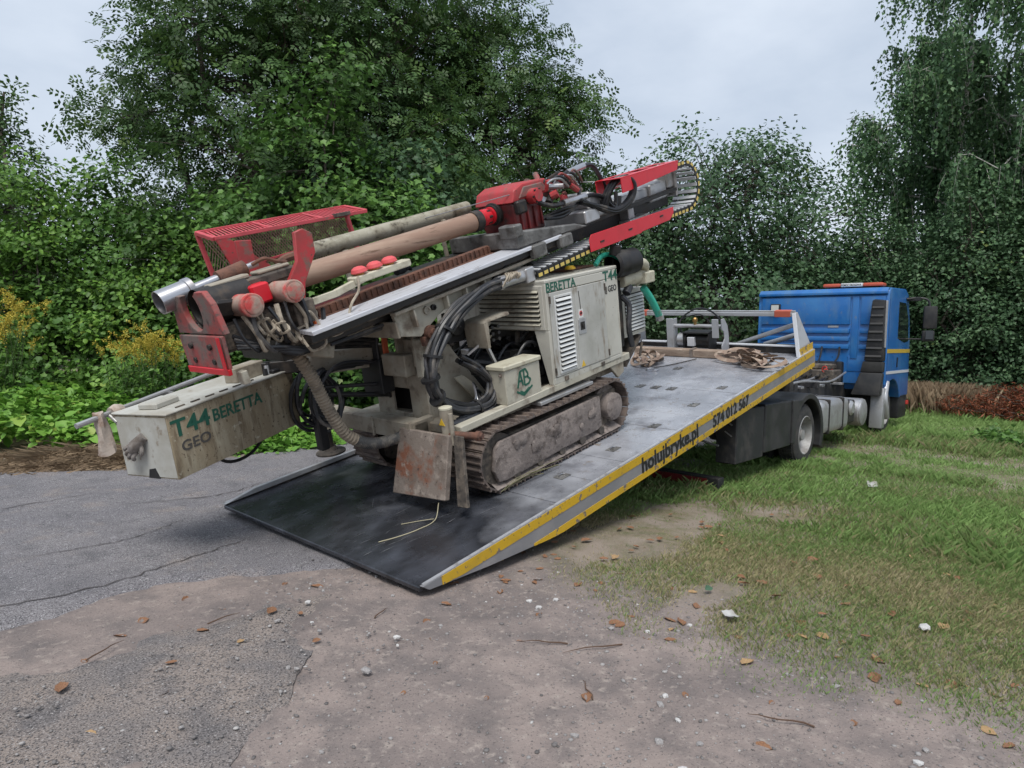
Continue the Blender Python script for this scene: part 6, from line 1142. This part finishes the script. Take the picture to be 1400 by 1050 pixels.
def blades(name, X, Y, H, W, rs, material, tint, lean=.45, label='', cat='grass'):
    n = len(X); Z = gh(X, Y)-.004; a = rs.uniform(0, 6.28, n); ln = lean*H*rs.uniform(.2, 1.4, n); bx_, by_ = np.cos(a), np.sin(a); px, py = -by_, bx_
    t = rs.uniform(-1, 1, n)*1.2; px, py = np.cos(a+1.57+t*.3), np.sin(a+1.57+t*.3); B = np.stack([X, Y, Z], 1)
    def pt(f, w_, lf): return B+np.stack([bx_*ln*lf+px*W*w_, by_*ln*lf+py*W*w_, H*f], 1)
    V = np.stack([pt(0, -.5, 0), pt(0, .5, 0), pt(.58, .28, .30), pt(.97, 0, 1)], 1); i = np.arange(n)*4
    F = np.concatenate([np.stack([i, i+1, i+2], 1), np.stack([i, i+2, i+3], 1)])
    o = obj(name, np_mesh(name, V.reshape(-1, 3), F, material, np.tile(tint, 2), smooth=False)); return tag(o, label, cat, None, 'stuff')
# lawn on the right and under the deck
rs = np.random.RandomState(92)
def grass_points(n, x0, x1, y0, y1):
    return rs.uniform(x0, x1, n), rs.uniform(y0, y1, n)
def cover(X, Y):
    e = np.interp(Y, [-6, -2.49, -1.65, -1.04, -.15, .6, 2.6], [.9, .62, .50, .66, .95, 1.7, 2.6])
    c = sstep(-.05, .75, X-e+.30*wav(X*2.2, Y*2.2)+.10*fine(X*.6, Y*.6))
    for (px, py, r1, r2) in ((3.85, -.70, .75, .30), (3.05, -.10, 1.1, .34), (2.0, -.15, .7, .28), (1.7, -.5, .25, .2), (1.15, -1.2, .35, .10)):
        c = c*(1-.95*np.exp(-np.clip(((X-px)/r1)**2+((Y-py)/r2)**2+1.1*wav(X*3.3+px*9, Y*3.3)+.5*wav(X*9+1, Y*9)+.16*fine(X, Y), 0, 9)**1.3))
    return c
XX, YY, HH, WW, TI = [], [], [], [], []
for n_, x0, x1, y0, y1, h0, w0 in ((150000, .3, 3.6, -3.4, .9, .028, .0042), (125000, 3.2, 8.5, -4.2, 1.6, .058, .0058), (80000, 8, 17.5, -4.5, 3.2, .10, .0085), (14000, 15, 24, -3, 8, .2, .018)):
    x, y = grass_points(n_, x0, x1, y0, y1); c = cover(x, y); ok = rs.rand(n_) < c**1.3*(.5+.5*sstep(-.5, .5, wav(x*3, y*3)))+.02*(x > 1.0); x, y, c = x[ok], y[ok], c[ok]
    lush = .5+.5*wav(x*.9+3, y*.9); XX.append(x); YY.append(y); tuft = sstep(.25, .9, wav(x*4.3+1, y*4.3)); HH.append(h0*rs.uniform(.35, 1.35, len(x))*(.6+.55*c)*(.6+.65*lush+.9*tuft*sstep(1.5, 4, x)))
    WW.append(np.full(len(x), w0)); TI.append(np.clip(.34*rs.normal(0, .6, len(x))+.62+.24*wav(x*1.7+8, y*1.7)+.10*wav(x*6, y*6+2)+.12*(lush-.5)+.26*sstep(3.2, 8, x)-.11*np.exp(-((x-.9)/.9)**2)-.10*(1-c), 0, 1))
blades('grass', *map(np.concatenate, (XX, YY, HH, WW)), rs, M['grassblade'], np.concatenate(TI), .72, 'green grass spreading beside and under the truck')
# dry grass bank, tall dry grass beyond the cab
n_ = 46000; x = rs.uniform(-2.9, .75, n_); y = 5.25-.5*x*(x < 0)-.42*x*(x > 0)+rs.beta(1.3, 2.2, n_)*1.7+.12*rs.normal(0, 1, n_); hp = np.clip(.68+.5*wav(x*2.6, y*2.6+3)+.12*fine(x*.5, y*.5), 0, 1); ok = rs.rand(n_) < .2+.8*hp; x, y, hp = x[ok], y[ok], hp[ok]; n_ = len(x)
blades('dry_grass', x, y, .03+.17*hp*rs.uniform(.15, 1, n_), np.full(n_, .006), rs, M['straw'], np.clip(rs.beta(2, 2, n_)*(.5+.6*hp), 0, 1), 2.6, 'heaped dry brown grass along the road edge', 'dry grass')
n_ = 7000; c0 = at(.585, 16.4); c1 = at(.68, 15.8); f = rs.rand(n_); x = c0[0]+(c1[0]-c0[0])*f+rs.normal(0, .35, n_); y = c0[1]+(c1[1]-c0[1])*f+rs.normal(0, .3, n_)
blades('dry_grass', x, y, .62*rs.uniform(.35, 1.3, n_), np.full(n_, .010), rs, M['straw'], rs.beta(2, 2.4, n_), .35, 'tall dry grass standing beyond the cab', 'dry grass')
for k, (x_, y_) in enumerate(((10.4, -1.75), (11.2, -1.55))):
    tree('nettle_clump', 'low dark nettle clump growing in the long grass', (x_, y_, float(gh(x_, y_))), [(0, 0, .14, .30, .30, .14)], 22, 22, .07, M['leaf_mid'], 120+k, .012, .12, OVAL, 'plant', 'nettle clumps in the lawn', fork=.1)
# goldenrod
def goldenrod(label, base, h, seed):
    rs = np.random.RandomState(seed); base = np.array(base, float); t = thing('goldenrod', label, 'plant', None, tuple(base), 'goldenrod plants on the bank'); b = MB(); P, L = [], []
    for k in range(9):
        e = base+np.array([rs.normal(0, .16), rs.normal(0, .16), h*rs.uniform(.8, 1.1)]); S = branches(b, base+np.append(rs.normal(0, .05, 2), -.02), e, .006, .003, rs, .03, 6, 4)
        for i in range(60): f = rs.rand()*5.9; s_ = S[int(f)]; L.append(s_+rs.normal(0, .05, 3)) if f < 4.6 else None
        for j in range(4):
            a = rs.uniform(0, 6.28); q = np.linspace(0, 1, 40)[:, None]; ln = rs.uniform(.08, .2); P.append(e+np.array([[math.cos(a)*ln, math.sin(a)*ln, .05]])*q+np.array([[0, 0, .10]])*np.sin(q*2.2)-np.array([[0, 0, .03*j]])+rs.normal(0, .014, (40, 3)))
    b.build('stem', mat('green_stem', (.06, .09, .03), .7) if 'green_stem' not in bpy.data.materials else bpy.data.materials['green_stem'], t)
    obj('flower_plume', leaf_mesh('flower_plume', np.concatenate(P), .026*rs.uniform(.7, 1.3, len(P)*40), rs, M['leaf_gold'], DIA, tint=rs.rand(len(P)*40)), t)
    L = np.array(L); obj('foliage', leaf_mesh('foliage', L, .10*rs.uniform(.6, 1.2, len(L)), rs, M['leaf_mid'], DIA, tint=rs.beta(2, 2, len(L))), t)
gl = ['goldenrod clump in full yellow flower below the coring tool', 'goldenrod clump in full yellow flower under the vine thicket']
for k, (u, d, h, g_) in enumerate([(-.575, 10.0, 1.30, 0), (-.535, 9.9, 1.34, 0), (-.555, 10.2, 1.42, 0), (-.515, 10.1, 1.26, 0), (-.745, 9.8, 1.55, 1), (-.765, 9.7, 1.35, 1), (-.735, 10.1, 1.75, 1), (-.78, 10.0, 1.85, 1)]): goldenrod(gl[g_], at(u, d), h, 100+k)
# heap of dead conifer brush
bp0 = np.array(at(.745, 14.6)); t = thing('brush_pile', 'heap of dead red-brown conifer brush in front of the bushes', 'brush pile', None, tuple(bp0)); b = MB(); rs = np.random.RandomState(93); P = []
for k in range(85):
    s_ = bp0+np.array([rs.uniform(-.8, 1.4), rs.uniform(-2.6, .4), 0]); s_[2] += .05+.45*rs.rand()*(1-float(sstep(-1.5, .8, s_[1]-bp0[1]))); a = rs.normal(1.5, .5); L_ = rs.uniform(.5, 1.3); e = s_+np.array([math.cos(a)*L_, math.sin(a)*L_, rs.uniform(.05, .5)])
    S = branches(b, s_, e, .014, .004, rs, .08, 5, 4)
    for i in range(110): f = rs.rand()*4.99; q = S[int(f)]+(S[int(f)+1]-S[int(f)])*(f % 1); P.append(q+rs.normal(0, .06, 3))
P = np.array(P); P[:, 2] = np.maximum(P[:, 2], bp0[2]+.02)
obj('dead_needles', leaf_mesh('dead_needles', P, .13*rs.uniform(.5, 1.3, len(P)), rs, M['needles'], (DIA[0]*[1, .35, 1], DIA[1]), tint=rs.rand(len(P))), t); b.build('branch_heap', 'bark', t)

# ------------------------------------------------------------------ fallen leaves, stones, litter
rs = np.random.RandomState(94)
M['deadleaf'] = mat('brown_fallen_leaf', (.25, .125, .065), .75, layers=[((.16, .07, .035), 14, .45, .65), ((.42, .24, .11), 22, .58, .7)], bump=(60, .4), rnd=True)
M['paleleaf'] = mat('pale_fallen_leaf', (.38, .25, .125), .75, layers=[((.3, .17, .08), 14, .48, .66)], bump=(60, .4), rnd=True)
M['greenleaf'] = mat('green_fallen_leaf', (.05, .11, .06), .6, rnd=True)
def leaf_thing_mesh(seed, material):
    rs = np.random.RandomState(seed); na, nb = 8, 5; V, F = [], []; cu, tw_, fo = rs.uniform(.3, 1.0), rs.uniform(-.5, .5), rs.uniform(.2, .7)
    for i in range(na):
        t = i/(na-1); w_ = .30*math.sin(math.pi*min(t*.92+.06, 1))**.8*(1+.12*math.sin(i*2.3+seed))
        for j in range(nb):
            s_ = (j/(nb-1)-.5)*2; x = t-.5; y = s_*w_+.06*tw_*math.sin(3*t); z = cu*.35*(x*x)+fo*abs(s_)**1.4*w_*.9+tw_*s_*x*.25+.01*math.sin(7*t+5*s_); V.append((x, y, z))
    for i in range(na-1):
        for j in range(nb-1): a = i*nb+j; F.append((a, a+1, a+nb+1, a+nb))
    V.append((-.5, .012, .1)); V.append((-.5, -.012, .1)); V.append((-.72, 0, .14)); k = len(V)-3; F.append((k, k+1, k+2))
    V = np.array(V); V[:, 2] -= V[:, 2].min()
    me = bpy.data.meshes.new('leaf'); me.from_pydata(V.tolist(), [], F); me.polygons.foreach_set('use_smooth', [True]*len(F)); me.materials.append(M[material])
    return me
LM = {m_: [leaf_thing_mesh(s_+q, m_) for s_ in range(4)] for q, m_ in ((0, 'deadleaf'), (10, 'paleleaf'), (20, 'greenleaf'))}
def road_z(x, y):
    z = gfull(np.array(x), np.array(y))
    yn = np.interp(x, [-6, -3, -1.77, -1.1, .07, 2], [1.55, 1.25, 1.02, 1.12, .86, .9])
    return float(z)+(.026 if y > yn+.05 else (.018 if (x < -.35 and -.5 < y < .55) else 0))
def drop(m_, x, y, size, label, group, z=None):
    me = LM[m_][rs.randint(4)]; o = obj('fallen_leaf', me); zz = road_z(x, y) if z is None else z
    o.matrix_world = Matrix.Translation((x, y, zz-.002)) @ Matrix.Rotation(rs.uniform(0, 6.28), 4, 'Z') @ Matrix.Rotation(rs.normal(0, .22), 4, 'X') @ Matrix.Scale(size*rs.uniform(.6, .95), 4)
    return tag(o, label, 'leaf', group)
for x, y, s_ in [(-.93,.97,.09),(-.70,.42,.10),(-1.05,.46,.09),(-1.35,.72,.08),(-1.2,.83,.10),(-.98,.20,.07),(-1.42,-.02,.07),(-.72,-.05,.07),(-.60,.30,.06),(-1.7,.32,.12),(-1.72,-.10,.08),(-1.46,-.62,.08),(-.30,.62,.11),(-.42,.78,.07),(-1.3,.22,.06),(-1.55,.55,.07),(-1.1,.62,.06),(-.85,.68,.07)]:
    drop('deadleaf' if rs.rand() < .75 else 'paleleaf', x, y, s_*.9, 'fallen brown leaf on the broken asphalt patch', 'fallen leaves on the asphalt')
for x, y, s_ in [(.05,-.15,.075),(-.16,-.22,.08),(-.30,-.42,.06),(-.72,-.72,.07),(-.45,-.62,.06),(.22,-.30,.06),(.30,.05,.08),(.42,-.22,.07),(-.20,-1.30,.10),(.30,-.62,.06),(.28,-1.9,.06),(-.05,-2.0,.07),(.45,-1.2,.06),(-.5,-1.0,.05),(.0,-.75,.05),(.35,-2.2,.06),(.1,-1.6,.05)]:
    drop('deadleaf', x, y, s_, 'fallen brown leaf on the sandy track', 'fallen leaves on the dirt')
k = 0
while k < 120:
    x, y = rs.uniform(.5, 5.5), rs.uniform(-3.0, .2)
    if rs.rand() > math.exp(-max(x-float(np.interp(y, [-3, -2.49, -1.65, -1.04, -.15, .6], [.6, .62, .50, .66, .95, 1.7])), 0)/1.1)*(1 if x > .45 else 0): continue
    drop('paleleaf' if rs.rand() < .2 else 'deadleaf', x, y, rs.uniform(.05, .105), 'fallen brown leaf caught in the short grass', 'fallen leaves in the grass', float(gfull(np.array(x), np.array(y)))+(.02 if x > 1.2 else .003)); k += 1
for x, y in ((1.25, -1.15), (.95, -2.75)): drop('greenleaf', x, y, .085, 'fallen green leaf lying in the short grass', 'green fallen leaves', float(gh(x, y))+.03)
def stone_mesh(seed):
    rs = np.random.RandomState(seed); bm_ = bmesh.new(); bmesh.ops.create_icosphere(bm_, subdivisions=1, radius=.5)
    for v in bm_.verts: v.co *= rs.uniform(.72, 1.15); v.co.z *= .6
    me = bpy.data.meshes.new('stone'); bm_.to_mesh(me); bm_.free(); return me
SM = [stone_mesh(k) for k in range(5)]
M['stone'] = mat('grey_stone', (.27, .255, .25), .85, layers=[((.40, .38, .37), 8, .45, .65), ((.14, .13, .13), 20, .55, .7)], bump=(40, .4), rnd=True)
M['whitestone'] = mat('pale_stone', (.52, .51, .50), .8, layers=[((.36, .34, .32), 8, .5, .7)], bump=(40, .3), rnd=True)
for s_ in SM: s_.materials.append(M['stone'])
SW = [s_.copy() for s_ in SM]
for s_ in SW: s_.materials.clear(); s_.materials.append(M['whitestone'])
for k in range(70):
    x, y = rs.uniform(-1.6, .75), rs.uniform(-2.6, .7)
    pale = rs.rand() < .35; o = obj('stone', (SW if pale else SM)[rs.randint(5)]); sz = rs.uniform(.015, .045)*(1.3 if rs.rand() < .15 else 1)
    o.matrix_world = Matrix.Translation((x, y, road_z(x, y)+sz*.12)) @ Matrix.Rotation(rs.uniform(0, 6.28), 4, 'Z') @ Matrix.Diagonal((sz, sz*rs.uniform(.6, 1), sz*.9, 1))
    tag(o, 'small pale stone on the sandy track' if pale else 'small grey stone on the sandy track', 'stone', 'pale stones on the dirt' if pale else 'grey stones on the dirt')
# gravel: too many and too small to count
n_ = 6500; x = rs.uniform(-2.2, 1.2, n_); y = rs.uniform(-2.9, 1.1, n_); dn = sstep(-.1, .7, wav(x*2.1+4, y*2.1)+.6*np.exp(-((x-.5)/.45)**2)); ok = rs.rand(n_) < .05+.85*dn; x, y = x[ok], y[ok]
base_v = np.array([v.co for v in SM[0].vertices]); base_f = np.array([p.vertices[:] for p in SM[0].polygons]); m_ = len(x); sz = rs.gamma(2.2, .0032, m_)+.003; sz = np.minimum(sz, .024)
an = rs.uniform(0, 6.28, m_); ca, sa = np.cos(an), np.sin(an); V = base_v[None]*sz[:, None, None]*rs.uniform(.7, 1.3, (m_, 1, 3)); V = np.stack([V[..., 0]*ca[:, None]-V[..., 1]*sa[:, None], V[..., 0]*sa[:, None]+V[..., 1]*ca[:, None], V[..., 2]], -1)
zz = gfull(x, y)+np.where(y > np.interp(x, [-6, -3, -1.77, -1.1, .07, 2], [1.55, 1.25, 1.02, 1.12, .86, .9]), .026, np.where((x < -.4) & (y > -.5) & (y < .55), .017, 0))
V += np.stack([x, y, zz+sz*.1], 1)[:, None]; FF = (base_f[None]+(np.arange(m_)*len(base_v))[:, None, None]).reshape(-1, 3)
M['gravel'] = leaf_material('gravel_grains', [(0, (.09, .082, .08)), (.5, (.22, .205, .20)), (.85, (.36, .345, .335)), (1, (.55, .53, .51))], .85, 0)
tag(obj('gravel', np_mesh('gravel', V.reshape(-1, 3), FF, M['gravel'], np.repeat(rs.beta(2, 2.4, m_), len(base_f)), smooth=False)), 'loose grey gravel scattered over the sandy track', 'gravel', None, 'stuff')
# twigs and litter
for k, (x, y, a, L_) in enumerate([(-.20, -1.33, .9, .16), (.12, -.95, 2.2, .22), (.30, -1.15, 2.6, .3), (-.35, -.02, .4, .15), (-1.55, .5, .5, .2), (-1.0, .50, .1, .16), (.2, -2.1, 2.0, .25)]):
    P = [(x+math.cos(a)*L_*q+.01*math.sin(9*q+k), y+math.sin(a)*L_*q, road_z(x, y)+.006+.008*math.sin(3*q)) for q in np.linspace(0, 1, 7)]
    b = MB(); b.tube(P, [.004, .004, .0035, .003, .003, .002, .001], 5); tag(b.build('twig', mat('dry_twig', (.10, .06, .04), .9) if k == 0 else bpy.data.materials['dry_twig']), 'thin dry twig lying on the ground', 'twig', 'twigs on the ground')
def litter(label, x, y, sx, sy, rot, seed):
    rs = np.random.RandomState(seed); V = [(sx*(i/4-.5), sy*(j/4-.5), .012*rs.rand()+.02*abs(i/4-.5)) for i in range(5) for j in range(5)]; F = [(i*5+j, i*5+j+1, i*5+j+6, i*5+j+5) for i in range(4) for j in range(4)]
    bm_ = MB(); bm_.add(V, F); bm_.add([(a, c, d+.002) for a, c, d in V], [f[::-1] for f in F]); o = bm_.build('litter', 'paper'); o.matrix_world = Matrix.Translation((x, y, float(gh(x, y))+.03)) @ Matrix.Rotation(rot, 4, 'Z'); return tag(o, label, 'litter')
litter('crumpled white litter in the longer grass right of the truck', 5.7, -.95, .30, .10, .3, 1)
litter('white paper scrap at the grass edge by the bare soil', .95, -1.42, .09, .06, .9, 2)
o = obj('stone', SW[2]); o.matrix_world = Matrix.Translation((1.55, -2.22, float(gh(1.55, -2.22))+.03)) @ Matrix.Diagonal((.10, .07, .05, 1)); tag(o, 'large pale stone half hidden in the lawn', 'stone')
# straw stalk on the ramp and weeds caught in the track
st_ = thing('straw_stalk', 'long dry straw stalk lying on the dark ramp', 'straw', BED, (.55, .62, 0)); b = MB(); b.tube(smooth_path([(.75, .66, .10), (.66, .62, .012), (.50, .62, .008), (.36, .66, .007), (.24, .72, .006)]), .0035, 5); b.tube(smooth_path([(.66, .63, .02), (.6, .72, .008), (.5, .80, .007)]), .0025, 5); b.build('stalk', mat('pale_straw', (.40, .36, .24), .8), st_)
wd_ = thing('weed_sprig', 'torn green weeds lying on the deck against the near track', 'weeds', BED, (1.6, .47, 0)); rs = np.random.RandomState(95); b = MB()
for k in range(6): x0 = rs.uniform(1.15, 1.5); b.tube(smooth_path([(x0, .50, .03), (x0+.15, .46+.03*rs.rand(), .05+.05*rs.rand()), (x0+.35+.2*rs.rand(), .44+.05*rs.rand(), .02+.04*rs.rand())]), .003, 4)
b.build('stem', mat('weed_stem', (.15, .14, .075), .8), wd_)
